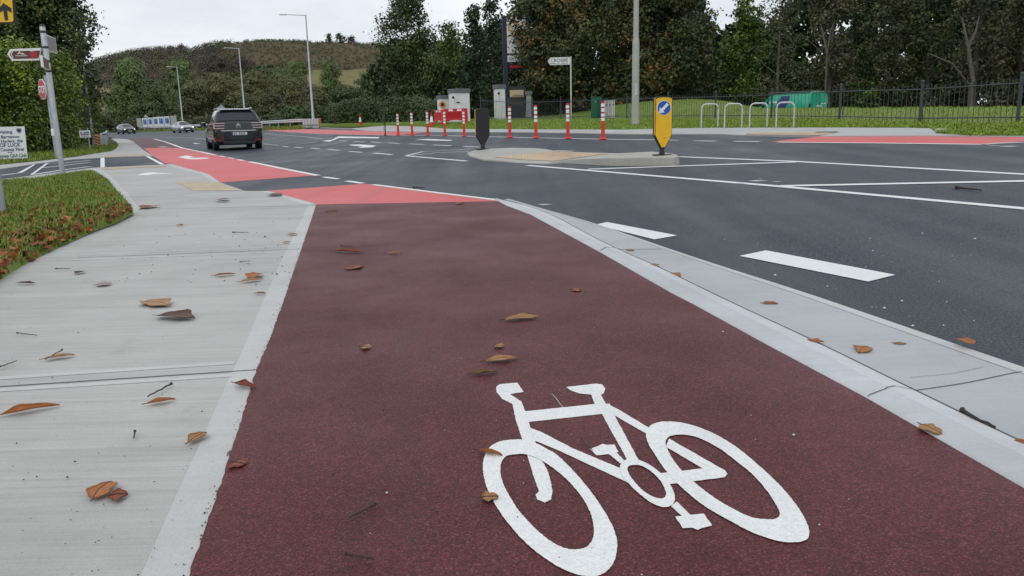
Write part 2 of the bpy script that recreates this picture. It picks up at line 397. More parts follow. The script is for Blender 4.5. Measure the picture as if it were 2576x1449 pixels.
# carriageway
road_px = [(6000, 2030), (2576, 926), (2300, 837), (2100, 761), (1885, 695), (1668, 623), (1497, 563), (1345, 520), (1255, 503), (1250, 512), (795, 522), (670, 490), (610, 486), (545, 462), (515, 440), (428, 416), (362, 396), (345, 374), (322, 352), (300, 349.5), (272, 345), (225, 339), (150, 340), (40, 334),
           (240, 331), (300, 330), (380, 328.2), (480, 325.5), (560, 323.5), (640, 322), (758, 320.5), (805, 319.5), (880, 322.5), (926, 329), (1070, 332), (1221, 333), (1342, 333), (1571, 337), (1811, 337), (2026, 342), (2333, 341), (2576, 344), (2900, 350), (6000, 440)]
road = S(sheet('road', road_px, base, 0, MT['asphalt']))
side_px = [(-120, 462), (-60, 455), (97, 444), (164, 434), (231, 423), (256, 420), (403, 413.6), (365, 391.6), (253, 396), (188, 400), (98, 410.7), (0, 424.6), (-120, 440)]
S(sheet('side_road', side_px, base, .006, MT['asphalt']))
def dark_gap(p): return p
S(sheet('red_cycle_crossing', [(676, 479.5), (700, 478), (874, 465.5), (912, 462), (940, 464), (1253, 503.5), (1250, 506), (799, 514.5)], base, .003, MT['red']))
S(sheet('red_cycle_lane', [(360, 372), (452, 372), (531, 387), (636, 407), (800, 441.5), (770, 443), (557, 459), (552, 457), (523, 437), (476, 425), (432, 412), (415, 411), (385, 392)], base, .003, MT['red']))
S(sheet('far_red_cycle_lane', [(668, 327.5), (701, 323.3), (805, 325.5), (930, 330), (1076, 333.6), (1003, 340), (951, 339.4), (805, 336.6), (720, 332)], base, .006, MT['red']))
S(sheet('far_red_cycle_crossing', [(1937, 357), (1975, 352), (2012, 348.4), (2078, 341.5), (2333, 341), (2700, 342.5), (2508, 361.5), (2473, 362)], base, .006, MT['red']))
S(sheet('far_cycle_track', [(2508, 361.6), (2700, 343), (2760, 352), (2576, 358)], base, .005, MT['track']))
S(sheet('distant_cycle_track', [(360, 371.6), (452, 371.6), (430, 363), (413, 357), (382, 350.5), (345, 347.5), (323, 350), (335, 356), (345, 363)], base, .004, MT['track']))

# foreground maroon cycle track, footway, kerb and gutter
track_in = [(1253, 506), (1274, 517), (1335, 540), (1507, 633), (1691, 738), (1744, 765), (1937, 871), (2177, 999), (2374, 1112), (2540, 1207), (2900, 1413), (4200, 2157)]
def track_left(k): return k
left_edge = [(795, 515), (782, 556), (768, 597), (742, 672), (712, 760), (680, 850), (645, 930), (601, 1075), (556, 1215), (520, 1315), (470, 1462), (440, 1560), (305, 1950)]
tp = ragged(xy(left_edge, slab), .03, .006)[:-1]
Lw = []
lw = xy(left_edge, slab)
for a, b in zip(lw[:-1], lw[1:]):
    n = max(2, int(math.dist(a, b) / .03))
    for k in range(n):
        t = k / n; Lw.append((a[0] + (b[0] - a[0]) * t + random.gauss(0, .0018), a[1] + (b[1] - a[1]) * t))
Lw.append(lw[-1])
Rw = xy(track_in, slab)
cycle_track = S(sheet_xy('cycle_track', [Lw + [(Rw[-1][0], lw[-1][1])] + Rw[::-1]], slab, 0, MT['track'], skirt=.08))
foot_px = [(795, 515.5), (676, 480), (615, 479.5), (552, 457.5), (523, 437), (476, 425), (432, 412.5), (415, 413.3), (256, 420.5), (234, 421.5), (60, 443.5), (-60, 458), (-60, 463), (97, 449), (150, 439), (234, 429), (271, 451), (305, 491), (335, 527), (291, 549), (237, 568), (146, 607), (68, 644), (0, 684), (-400, 930), (-1400, 1545), (-1700, 1950)]
S(sheet_xy('footway', [xy(foot_px, slab) + [(p[0] + .012, p[1]) for p in lw[::-1]]], slab, -.004, MT['concrete'], skirt=.1))
foot = col.objects['footway']
far_foot = [(188, 400.4), (98, 411), (0, 425), (-120, 440.5), (-120, 428), (0, 413), (94, 404), (161, 396), (188, 393.5), (238, 385), (282, 378.5), (293, 372), (298, 364), (292, 356), (278, 348), (319, 350), (335, 355.5), (354, 372), (368, 382), (385, 392), (365, 392.4), (253, 396.4)]
S(sheet('footway', far_foot, base, .02, MT['concrete'], skirt=.05))
# pale edging strips of the footway (parts of it)
def band(name, a, b, h, off, mat, parent): return sheet_xy(name, [xy(a, h, off) + xy(b, h, off)[::-1]], h, off, mat, parent)
il = [(775, 515.6), (700, 672), (660, 760), (610, 880), (585, 930), (540, 1030), (500, 1120), (440, 1250), (352, 1449), (290, 1590), (130, 1950)]
sheet_xy('edging_strip', [[(p[0] + .004, p[1]) for p in lw] + xy(il, slab)[::-1]], slab, -.003, MT['edging'], foot)
band('edging_strip', [(234, 426), (271, 449), (305, 489), (337, 526), (291, 546), (237, 565), (146, 604), (68, 641), (0, 681), (-300, 864)], [(252, 426), (287, 449), (322, 489), (352, 527), (302, 549), (250, 570), (160, 612), (84, 650), (16, 691), (-286, 880)], slab, -.003, MT['edging'], foot)
band('edging_strip', [(676, 480), (799, 514)], [(655, 481), (770, 516)], slab, -.0026, MT['edging'], foot)
band('edging_strip', [(432, 412.5), (476, 425), (523, 437), (552, 457)], [(415, 414), (460, 427), (508, 439), (536, 459)], slab, -.0026, MT['edging'], foot)
# tooled joints across the footway
for a, b, w in (((-60, 976), (642, 930), .011), ((196, 648), (762, 626), .012), ((349, 527), (792, 516.5), .012), ((311, 495), (611, 480), .014), ((294, 467), (484, 465), .016), ((284, 446), (523, 438), .018)):
    stripe('joint', [a, b], w * .8, slab, -.0018, MT['joint'], foot)
for a, b in (((-60, 985), (592, 943)), ((-60, 955), (590, 912)), ((150, 655), (740, 633)), ((205, 641), (745, 620)), ((340, 533), (772, 521))):
    stripe('tooled_margin', [a, b], .045, slab, -.0024, MT['edging'], foot)
sheet('tactile_paving', [(443, 457.6), (545, 457.6), (603, 478.5), (487, 480)], slab, 0, MT['buffrib'], foot)
sheet('tactile_paving', [(258, 423), (410, 415.5), (418, 418), (262, 426.5)], slab, 0, MT['buff'], foot)
sheet('pedestrian_symbol', [(345, 440.5), (356, 436.5), (368, 434), (384, 433.2), (398, 434.5), (440, 436.2), (400, 437.6), (384, 438.4), (376, 440.6), (362, 441)], slab, -.001, MT['white'], foot)
sheet('pedestrian_symbol', [(302, 379.4), (314, 377.6), (330, 379.4), (316, 380)], base, .024, MT['worn'], foot)
sheet('tactile_paving', [(264, 395.8), (363, 391.5), (360, 388.8), (262, 393.5)], base, .024, MT['buff'], foot)

# kerb and gutter: rows of a cross-section along the track
def xs(poly, y):
    for (x0, y0), (x1, y1) in zip(poly[:-1], poly[1:]):
        if (y0 - y) * (y1 - y) <= 0 and abs(y1 - y0) > 1e-6: return x0 + (x1 - x0) * (y - y0) / (y1 - y0)
    a, b = (poly[0], poly[1]) if y > poly[0][1] else (poly[-2], poly[-1])
    return a[0] + (b[0] - a[0]) * (y - a[1]) / (b[1] - a[1])
flat = lambda x, y: base(x, y) + .012
gut = xy([(1262, 501), (1300, 507), (1381, 534), (1527, 613), (1729, 701), (1807, 747), (1989, 823), (2155, 906), (2300, 980), (2576, 1109), (2900, 1262), (4200, 1876)], flat)
out_ = xy([(1276, 500), (1345, 520), (1411, 539), (1497, 563), (1668, 623), (1881, 694), (2100, 761), (2300, 837), (2576, 926), (2900, 1040), (4200, 1459)], base)
rows_k, rows_f, rows_a = [], [], []
ys = [10.62 - k * .07 for k in range(int((10.62 - .75) / .07))]
prof_ = []
for y in ys:
    a, g, o = xs(Rw, y), xs(gut, y), xs(out_, y)
    prof_.append((a, max(g, a + .05), max(o, max(g, a + .05) + .02)))
def smooth_(i, q):
    k = min(9, i, len(prof_) - 1 - i); return sum(prof_[i + d][q] for d in range(-k, k + 1)) / (2 * k + 1)
for i, y in enumerate(ys):
    a, g, o = prof_[i][0], smooth_(i, 1), smooth_(i, 2)
    b0 = base(a, y); t = taper(y); w = random.gauss(0, .0012)
    top_ = [(a - .012, -.02), (a, .001), (a + .012, .008), (a + (g - a) * .3, .011), (a + (g - a) * .46 + w, .010), (a + (g - a) * .50 + w, .007)]
    face = [top_[-1], (a + (g - a) * .93 + w, -t * .62), (g, -t * .87)]
    rows_k.append([(x, y, b0 + t + z) for x, z in top_]); rows_f.append([(x, y, b0 + t + z) for x, z in face])
    zg = b0 + t * .13
    rows_a.append([(g, y, zg), (g + (o - g) * .3, y, zg - .001), (g + (o - g) * .8, y, base(o, y) + .008), (o, y, base(o, y) + .006), (o + .02, y, base(o, y) - .02)])
def rows_mesh(name, rows, mat, smooth=True):
    mb = MB(); n = len(rows[0])
    mb.add([p for r in rows for p in r], [(i * n + k, i * n + k + 1, (i + 1) * n + k + 1, (i + 1) * n + k) for i in range(len(rows) - 1) for k in range(n - 1)])
    return mb.build(name, mat, None, smooth)
kerb = S(rows_mesh('kerb', rows_k, MT['kerb']))
kface = rows_mesh('kerb_face', rows_f, MT['kerbface']); kface.parent = kerb
gutter = S(rows_mesh('gutter', rows_a, MT['apron']))
def over(p, z): return (p[0], p[1], z)
def crack(pts, w, zf, parent, mat=None):
    mb = MB(); rb = ribbon(pts, w); n = len(pts); L, Rr = rb[:n], rb[n:][::-1]
    vs = [(*q, zf(q)) for q in L] + [(*q, zf(q)) for q in Rr]
    mb.add(vs, [(i, i + 1, n + i + 1, n + i) for i in range(n - 1)])
    return mb.build('joint', mat or MT['joint'], parent)
BK = BVHTree.FromPolygons([p for o in (kerb, kface, gutter) for p in [v.co for v in o.data.vertices]],
    [tuple(i + off_ for i in q.vertices) for o, off_ in ((kerb, 0), (kface, len(kerb.data.vertices)), (gutter, len(kerb.data.vertices) + len(kface.data.vertices))) for q in o.data.polygons])
def onk(px, py):
    h, n, i, d = BK.ray_cast(EYE, ray(px, py).normalized()); return h if h is not None else hit(px, py, slab)
def kj(px, w, parent):
    P = [onk(*p) for p in px]; Q = []
    for a, b in zip(P[:-1], P[1:]):
        for k in range(6): Q.append(a.lerp(b, k / 6))
    Q.append(P[-1]); mb = MB(); vs = []
    for i, p in enumerate(Q):
        d = (Q[min(i + 1, len(Q) - 1)] - Q[max(i - 1, 0)]).normalized(); nn = Vector((-d.y, d.x, 0)) * w / 2
        q = BK.ray_cast(p + Vector((0, 0, .5)), Vector((0, 0, -1)))[0] or p
        for s_ in (1, -1): vs.append((q.x + nn.x * s_, q.y + nn.y * s_, q.z + .0025))
    mb.add(vs, [(2 * i, 2 * i + 1, 2 * i + 3, 2 * i + 2) for i in range(len(Q) - 1)]).build('joint', MT['joint'], parent)
kj([(2183, 998), (2225, 980), (2252, 971), (2296, 981)], .005, kerb)
kj([(1509, 632), (1540, 622)], .010, kerb)
kj([(2303, 983), (2440, 962), (2572, 935)], .006, gutter)
kj([(2290, 950), (2400, 940), (2474, 924)], .0022, gutter)
kj([(1540, 622), (1665, 619)], .010, gutter)
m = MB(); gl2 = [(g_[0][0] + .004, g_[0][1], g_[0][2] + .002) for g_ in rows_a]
m.add([(x + s_ * .0035, y, z) for x, y, z in gl2 for s_ in (-1, 1)], [(2 * i, 2 * i + 1, 2 * i + 3, 2 * i + 2) for i in range(len(gl2) - 1)]).build('joint', MT['joint'], gutter)  # joint along the kerb foot, gutter shadow and grime painted in as a dark strip
m = MB(); m.add([q for g_ in rows_a for q in ((g_[2][0] + (g_[3][0] - g_[2][0]) * .35, g_[2][1], g_[2][2] - .0007 + .002), (g_[3][0], g_[3][1], g_[3][2] + .002))], [(2 * i, 2 * i + 1, 2 * i + 3, 2 * i + 2) for i in range(len(rows_a) - 1)]).build('tooled_margin', MT['edging'], gutter)

# ------------------------------------------------------------------ painted marks (parts of the road)
def mark(name, px, mat='white', parent=road, off=.0045, h=base): return sheet(name, px, h, off, MT[mat], parent)
stripe('edge_line', [(1327, 416), (1578, 436.5), (1961, 468.5), (2576, 524), (2900, 553), (6000, 824)], .13, base, .0045, MT['white'], road)
stripe('edge_line', [(1708, 394), (2003, 406), (2576, 438), (2900, 456), (6000, 630)], .13, base, .0045, MT['white'], road)
stripe('hatch_line', [(1479, 425.5), (2003, 407.3)], .16, base, .0062, MT['white'], road)
stripe('hatch_line', [(1962, 467.5), (2576, 455), (3400, 438.5)], .16, base, .0062, MT['white'], road)
stripe('edge_line', [(1022, 392), (1085, 397.5), (1175, 405)], .12, base, .0045, MT['white'], road)
stripe('edge_line', [(1022, 391.5), (1065, 381), (1182, 375.3)], .12, base, .0062, MT['white'], road)
stripe('edge_line', [(1036, 391), (1097, 384), (1180, 381)], .10, base, .0080, MT['white'], road)
for a, b in (((709, 368), (726, 369)), ((741, 370), (762, 371.4)), ((782, 372.7), (805, 374.2)), ((825, 376), (854, 378)), ((878, 381), (911, 383)), ((940, 385), (986, 389)),
             ((853, 354), (873, 355)), ((890, 356), (917, 357)), ((933, 357), (957, 358.6)), ((976, 359.2), (1005, 361)), ((1029, 361.8), (1068, 363.2)), ((1089, 364.6), (1135, 366.4)), ((1165, 368), (1205, 369.6)), ((1396, 379.2), (1441, 380.2)),
             ((1747, 354), (1801, 355)), ((1848, 355.4), (1911, 356.4)), ((531, 387.6), (544, 390.2)), ((553, 392), (566, 394.6)), ((575, 396.4), (588, 399)), ((598, 401), (612, 403.8)), ((814, 445), (851, 450)), ((872, 455), (912, 461))):
    stripe('lane_dash', [a, b], .13, base, .0062, MT['white'], road)
stripe('edge_line', [(628, 406.6), (700, 421.5), (800, 441.3)], .14, base, .0062, MT['white'], road)
stripe('edge_line', [(938, 464), (1080, 482), (1252, 503)], .11, base, .0062, MT['white'], road)
stripe('edge_line', [(388, 349.5), (413, 356), (440, 365.5), (457, 371.8), (531, 387.2)], .16, base, .0062, MT['white'], road)
stripe('edge_line', [(945, 339.8), (1002, 340.4), (1120, 340.8), (1168, 342.4), (1284, 345), (1349, 346.8), (1429, 348.2), (1517, 350), (1706, 352.6)], .13, base, .0062, MT['white'], road)
stripe('edge_line', [(720, 332.6), (805, 337), (945, 339.8)], .14, base, .0062, MT['worn'], road)
stripe('edge_line', [(1958, 357.6), (2200, 359.6), (2473, 363)], .14, base, .0062, MT['white'], road)
stripe('edge_line', [(2473, 363), (2515, 360), (2576, 357.5), (2760, 354)], .22, base, .0080, MT['edging'], road)
stripe('edge_line', [(666, 336), (700, 339), (760, 343.5), (812, 349)], .14, base, .0045, MT['worn'], road)
stripe('edge_line', [(660, 360), (720, 357), (800, 350)], .14, base, .0045, MT['worn'], road)
stripe('edge_line', [(662, 362), (700, 365.5), (745, 363.5), (800, 356)], .14, base, .0062, MT['worn'], road)
stripe('edge_line', [(330, 345.5), (420, 344.5), (480, 346.5), (520, 350)], .14, base, .0045, MT['worn'], road)
mark('arrow', [(809, 354.3), (836, 351.2), (851, 343.2), (955, 345), (952, 348), (905, 347.2), (852, 347), (842, 351.6), (828, 356.3)])
mark('arrow', [(877, 364), (908, 363.4), (947, 366.4), (935, 370.4), (901, 371.4), (912, 368.2), (884, 366)])
mark('arrow', [(1044, 351), (1076, 349.6), (1138, 352.2), (1134, 354), (1096, 353.6)])
mark('arrow', [(484, 361), (492, 359.2), (505, 361.2), (492, 361.8)])
mark('bicycle_symbol', [(447, 395), (470, 391), (487, 394.5), (475, 397), (520, 396.5), (528, 398.4), (500, 400.6), (474, 400.4), (462, 398)])
mark('worn_symbol', [(395, 369.6), (412, 368.4), (430, 370.2), (410, 370.8)], 'worn')
mark('give_way_bar', [(1497, 565), (1527, 558.5), (1704, 592), (1646, 602)])
mark('give_way_bar', [(1860, 643.5), (1926, 629.5), (2252, 691), (2184, 708)])
for a in ([(1880, 455), (1905, 452.5), (1935, 454), (1900, 456.5)], [(1850, 460), (1880, 461), (1860, 463)], [(1940, 456), (1968, 456), (1955, 458)], [(1350, 514), (1372, 512.5), (1392, 514.5), (1366, 516.5)], [(2480, 366), (2500, 365), (2520, 367)], [(2510, 368), (2540, 366.5), (2566, 367.5), (2536, 370)], [(1905, 449), (1912, 448.5), (1920, 450)]):
    mark('survey_mark', a, 'worn')
sr_ = col.objects['side_road']
for p in ([(88.9, 413.8), (84, 413.6), (53, 430), (41, 436), (55.5, 434), (66, 428.6)], [(122, 410.8), (115.5, 410.6), (75, 440), (82, 440)], [(252.8, 396.2), (262.8, 396), (263.6, 420.3), (252.6, 420.6)], [(364, 391.8), (370.5, 391.2), (414, 413.2), (403, 413.6)]):
    sheet('stop_marking', p, base, .010, MT['white'], sr_)
for p in ([(118, 412.6), (164, 409.6), (228, 403.2)], [(106, 422), (164, 415.6), (226, 408.8)], [(84, 438.8), (164, 426.6), (228, 418.6)], [(0, 441), (42, 436)]):
    stripe('hatch_line', p, .13, base, .012, MT['white'], sr_)

# the big bicycle symbol on the maroon track
def bz(p): return [(1140.4 + x * .37496, 925.7 + y * .37496) for x, y in p]
strokes = [
 [(430, 98), (472, 160), (380, 175), (402, 190), (455, 222), (480, 290), (395, 240), (330, 208), (290, 160), (288, 125), (310, 108)],
 [(395, 238), (462, 235), (485, 300), (520, 410), (590, 610), (640, 705), (666, 825), (656, 880), (615, 903), (562, 882), (552, 850), (575, 830), (530, 700), (470, 500), (420, 350)],
 [(470, 292), (950, 242), (1000, 240), (1040, 300), (1000, 308), (490, 364)],
 [(758, 128), (960, 105), (1000, 112), (1021, 140), (1006, 172), (990, 180), (1025, 242), (950, 244), (924, 178), (850, 172), (790, 152)],
 [(950, 238), (1050, 240), (1080, 315), (1250, 632), (1165, 612), (995, 306)],
 [(1030, 238), (1130, 292), (1312, 402), (1300, 446), (1080, 317)],
 [(515, 402), (600, 435), (800, 540), (1125, 675), (1180, 775), (1108, 740), (700, 552), (545, 487)],
 [(1045, 580), (1095, 568), (1148, 622), (1120, 642)],
 [(918, 545), (970, 525), (1000, 510), (1030, 518), (1080, 515), (1110, 565), (1050, 578), (960, 588), (935, 560)],
 [(1458, 928), (1500, 898), (1590, 988), (1545, 1004)],
 [(1487, 998), (1680, 978), (1735, 1058), (1670, 1077), (1640, 1089), (1608, 1075), (1540, 1077)],
 [(1375, 710), (1500, 697), (1670, 676), (1838, 712), (1826, 735), (1500, 776), (1420, 784)],
 [(1447, 476), (1822, 690), (1840, 716), (1790, 728), (1668, 674), (1425, 530)]]
rings = [
 ([(410, 483), (490, 486), (560, 510), (630, 547), (700, 590), (830, 720), (950, 870), (1040, 1010), (1088, 1120), (1100, 1210), (1070, 1320), (1000, 1385), (900, 1402), (760, 1365), (600, 1270), (450, 1140), (320, 980), (235, 830), (203, 720), (203, 620), (240, 540), (310, 497)],
  [(420, 582), (470, 580), (530, 595), (600, 628), (690, 690), (780, 770), (870, 880), (925, 990), (942, 1080), (935, 1150), (900, 1200), (840, 1220), (760, 1215), (660, 1170), (550, 1080), (440, 960), (370, 850), (328, 760), (316, 680), (328, 625), (355, 595), (385, 586)]),
 ([(1420, 362), (1560, 375), (1720, 430), (1880, 520), (2030, 640), (2180, 780), (2300, 920), (2370, 1040), (2388, 1110), (2368, 1155), (2300, 1173), (2180, 1165), (2000, 1105), (1840, 1020), (1700, 940), (1560, 830), (1440, 710), (1350, 580), (1300, 490), (1295, 430), (1318, 395), (1350, 375)],
  [(1470, 456), (1540, 450), (1640, 470), (1780, 540), (1900, 630), (2020, 730), (2120, 850), (2178, 945), (2190, 985), (2172, 1010), (2120, 1020), (2000, 1005), (1880, 950), (1760, 880), (1640, 790), (1540, 700), (1470, 610), (1438, 550), (1425, 515), (1425, 495), (1432, 478), (1448, 463)]),
 ([(1180, 612), (1250, 622), (1340, 668), (1410, 730), (1468, 810), (1486, 880), (1465, 925), (1400, 936), (1320, 902), (1230, 832), (1160, 760), (1118, 690), (1130, 638)],
  [(1210, 655), (1262, 660), (1330, 700), (1390, 762), (1420, 820), (1427, 855), (1405, 878), (1350, 872), (1280, 832), (1220, 772), (1182, 722), (1168, 685), (1178, 662)])]
mb = MB(); lev = .0012
def flat_poly(w, z):
    tri = tessellate_polygon([[Vector((x, y, 0)) for x, y in w]])
    mb.add([(x, y, slab(x, y) + z) for x, y in w], [t if (Vector(w[t[1]]) - Vector(w[t[0]])).to_3d().cross((Vector(w[t[2]]) - Vector(w[t[0]])).to_3d()).z > 0 else t[::-1] for t in tri])
for k, s_ in enumerate(strokes): flat_poly(ragged(xy(bz(s_), slab, lev)), lev + k * .00012)
for k, (o_, i_) in enumerate(rings):
    A = catmull(xy(bz(o_), slab, lev), True, 14); B = catmull(xy(bz(i_), slab, lev), True, 14); n = len(A); z = lev + .0018 + k * .00012
    jit = lambda p: (p[0] + random.uniform(-.0008, .0008), p[1] + random.uniform(-.0008, .0008))
    A = [jit(p) for p in A]; B = [jit(p) for p in B]
    mb.add([(x, y, slab(x, y) + z) for x, y in A + B], [(i, (i + 1) % n, n + (i + 1) % n, n + i) for i in range(n)])
bike = mb.build('bicycle_symbol', MT['white'], cycle_track, label='large white bicycle symbol painted on the maroon cycle track')
stripe('chalk_mark', [(1388, 990), (1400, 1003), (1412, 1020), (1428, 1036)], .003, slab, .001, MT['worn'], cycle_track)

# ------------------------------------------------------------------ far side: path, kerb, verge
kerb_front = [(800, 320.5), (880, 323.5), (926, 329), (1000, 330.5), (1070, 331.3), (1221, 331.5), (1342, 332), (1571, 336), (1811, 336), (1872, 339), (2026, 341), (2100, 341), (2333, 340), (2700, 343)]
kf = [hit(a, b, base, .035).xy for a, b in kerb_front]
verge0 = [(700, 316.5), (805, 317.5), (972, 315.6), (1060, 318.6), (1100, 322), (1140, 324.5), (1280, 325), (1411, 325.6), (1576, 326), (1680, 323), (1799, 321.5), (1939, 321), (2111, 320.6), (2290, 321.5), (2400, 323.5), (2350, 335), (2440, 340.5), (2700, 342)]
v0 = [hit(a, b, base, .035).xy for a, b in verge0]
kt = [Vector((p.x * 1.0 + UX * .12, p.y + UY * .12)) for p in kf]
S(sheet_xy('far_footway', [[tuple(p) for p in kt[1:]] + [tuple(p) for p in v0[2:][::-1]]], base, .035, MT['farpath']))
mb = MB(); n = len(kf)
vs = [(p.x, p.y, base(*p) - .02) for p in kf] + [(p.x, p.y, base(*p) + .028) for i, p in enumerate(kf)] + [(p.x, p.y, base(*p) + .035) for p in kt]
mb.add(vs, [(k * n + i, k * n + i + 1, (k + 1) * n + i + 1, (k + 1) * n + i) for k in range(2) for i in range(n - 1)])
S(mb.build('far_kerb', MT['farpath']))
ff = col.objects['far_footway']
sheet('tactile_paving', [(1879, 334), (2113, 332), (2061, 340.4), (1876, 338.4)], base, .041, MT['buff'], ff)
sheet('manhole_cover', [(2055, 331), (2110, 330), (2100, 333), (2050, 333)], base, .046, MT['darksteel'], ff)
sheet('utility_cover', [(1500, 329), (1540, 328.4), (1555, 330.4), (1510, 331)], base, .041, MT['refl'], ff)
# verge terrain: rows of points from the path, to the railings, the crest and the wood
FEN = [(1210, 61.0), (1280, 60.5), (1340, 59.5), (1411, 57.5), (1488.5, 55), (1576.6, 51.5), (1680, 47), (1799, 41.5), (1939.5, 36), (2111, 30.8), (2314, 26), (2560, 22.2), (2900, 19)]
FPY = [304, 302, 300.5, 299.5, 298.5, 297.5, 297, 297.5, 298.5, 301.5, 308, 309.5, 311]
fz = [(px, Y, at(px, py, Y).z) for (px, Y), py in zip(FEN, FPY)]
def interp(tab, x, k):
    if x <= tab[0][0]: return tab[0][k]
    for a, b in zip(tab[:-1], tab[1:]):
        if a[0] <= x <= b[0]: return a[k] + (b[k] - a[k]) * (x - a[0]) / (b[0] - a[0])
    return tab[-1][k]
CRY = [(600, 306), (1210, 297), (1400, 288), (1480, 277), (1560, 262), (1640, 254), (1720, 250), (1790, 250.5), (1840, 257), (1886, 269), (1920, 272), (2070, 271.5), (2300, 270.5), (2576, 269), (2900, 266)]
def verge_cols():
    cols = []
    for px in list(range(700, 2901, 20)):
        # front edge
        f = None
        for (a, b), p, (c, d), q in zip(verge0[:-1], v0[:-1], verge0[1:], v0[1:]):
            if c > a and a <= px <= c: f = p.lerp(q, (px - a) / (c - a))
        if f is None:
            dd = ray(px, 343); f = v0[-1] if px >= 2700 else v0[0]
        if px < 1210: Y1 = max(62, min(120, f.y + 6)); z1 = at(px, interp([(700, 314), (838, 313.5), (972, 312), (1060, 310), (1108, 308), (1210, 304)], px, 1), Y1).z
        else: Y1 = interp(fz, px, 1); z1 = interp(fz, px, 2)
        d = ray(px, 300); x1 = d.x / d.y * Y1
        if Y1 < f.y + .5: Y1 = f.y + .5; x1 = d.x / d.y * Y1
        Y2 = Y1 + 11; x2 = d.x / d.y * Y2
        z2 = at(px, interp(CRY, px, 1), Y2).z if px >= 1210 else z1 + .15
        P0 = Vector((f.x, f.y, base(f.x, f.y) + .035)); P1 = Vector((x1, Y1, z1)); P2 = Vector((x2, Y2, z2))
        P3 = Vector((d.x / d.y * (Y2 + 8), Y2 + 8, z2 - (.8 if px > 1830 else .2))); P4 = Vector((d.x / d.y * (Y2 + 60), Y2 + 60, z2 + .3))
        line = []
        line.append(P0 - Vector((0, 0, .12)))
        for k in range(5): line.append(P0.lerp(P1, k / 5))
        for k in range(6):
            t = k / 6; q = P1.lerp(P2, t); q.z += (P2.z - P1.z) * (t ** 1 * (1 - t)) * .8; line.append(q)
        for k in range(3): line.append(P2.lerp(P3, k / 3))
        line += [P3, P4]
        for i, q in enumerate(line):
            if 0 < i < len(line) - 1: q.z += random.gauss(0, .02)
        cols.append(line)
    return cols
vc = verge_cols(); mb = MB(); n = len(vc[0])
mb.add([p for r in vc for p in r], [(i * n + k, (i + 1) * n + k, (i + 1) * n + k + 1, i * n + k + 1) for i in range(len(vc) - 1) for k in range(n - 1)])
verge = S(mb.build('verge', MT['grassy'], None, True))
BV = BVHTree.FromPolygons([v.co[:] for v in verge.data.vertices], [tuple(p.vertices) for p in verge.data.polygons])
def onv(px, py):
    h = BV.ray_cast(EYE, ray(px, py).normalized())[0]; return h if h is not None else hit(px, py, base, .035)
def drop(x, y, default=None):
    h = BV.ray_cast(Vector((x, y, 30)), Vector((0, 0, -1)))[0]; return h.z if h is not None else (base(x, y) if default is None else default)
# left: grass plot in the foreground and the verge beyond the side road
gp_px = [(234, 430), (271, 452), (305, 492), (335, 528), (291, 550), (237, 569), (146, 608), (68, 645), (0, 685), (-300, 864), (-300, 500), (-60, 462), (97, 450), (150, 440)]
gp = xy(gp_px, base, .08)
bm = bmesh.new(); vsb = [bm.verts.new((x, y, 0)) for x, y in gp]
for t in tessellate_polygon([[Vector((x, y, 0)) for x, y in gp]]): bm.faces.new([vsb[i] for i in t])
bmesh.ops.subdivide_edges(bm, edges=bm.edges[:], cuts=5, use_grid_fill=True)
bmesh.ops.triangulate(bm, faces=bm.faces[:])
bd = set(v for e in bm.edges if e.is_boundary for v in e.verts)
for v in bm.verts: v.co.z = .03 if v in bd else .075 + random.gauss(0, .012)
bmesh.ops.recalc_face_normals(bm, faces=bm.faces[:])
for f in bm.faces:
    if f.normal.z < 0: f.normal_flip()
me = bpy.data.meshes.new('grass_plot'); bm.to_mesh(me); bm.free(); me.materials.append(MT['grassy'])
plot = S(link(bpy.data.objects.new('grass_plot', me)))
lv_px = [(-120, 428), (0, 413.4), (94, 404.4), (161, 396.4), (188, 394), (238, 385.4), (282, 379), (293, 372), (298, 364), (292, 356), (278, 348.5), (240, 345), (225, 343), (150, 352), (60, 358), (-120, 372)]
S(sheet('far_left_verge', lv_px, base, .035, MT['earth'], skirt=.05))

# ------------------------------------------------------------------ the hill and its fields
RIDGE = [(-900, 210), (0, 185), (200, 172), (250, 165), (285, 150), (340, 138), (400, 131), (450, 127), (505, 129), (545, 118), (600, 111), (640, 103), (700, 102), (770, 102), (800, 106), (865, 107), (905, 110), (965, 112), (1010, 118), (1100, 130), (1300, 165), (2200, 210)]
DR = 450.0
def hill_z(px, d):
    zr = at(px, interp(RIDGE, px, 1), DR).z
    s = max(0, min(1, (d - 235) / (DR - 235))); s2 = s * s * (3 - 2 * s) * .55 + s * .45
    wob = .9 * math.sin(px * .021 + d * .03) + .7 * math.sin(px * .043 - d * .021)
    return .4 + (zr - .4) * s2 + wob * 4 * s * (1 - s)
def hill_pt(px, d):
    r_ = ray(px, 300); return Vector((r_.x / r_.y * d, d, hill_z(px, d)))
def on_hill(px, py):
    for k in range(0, 300):
        d = 172 + k; p = hill_pt(px, d)
        if proj(p)[1] < py: return p
    return hill_pt(px, DR)
def proj(p):
    v = Vector(p) - EYE; c = v.dot(FW); return CX + F * v.dot(RT) / c, CY - F * v.dot(UP) / c
rows = []
for px in range(-900, 2201, 25):
    row = [hill_pt(px, 170 + k * 14) for k in range(21)]
    e = row[-1]; row += [Vector((e.x * 1.1, e.y + 60, e.z - 6)), Vector((e.x * 1.4, e.y + 300, e.z - 60))]
    rows.append(row)
mb = MB(); n = len(rows[0])
mb.add([p for r in rows for p in r], [(i * n + k, (i + 1) * n + k, (i + 1) * n + k + 1, i * n + k + 1) for i in range(len(rows) - 1) for k in range(n - 1)])
m, nn, l, b = new_mat('bracken_hillside'); v = coords(nn, l)
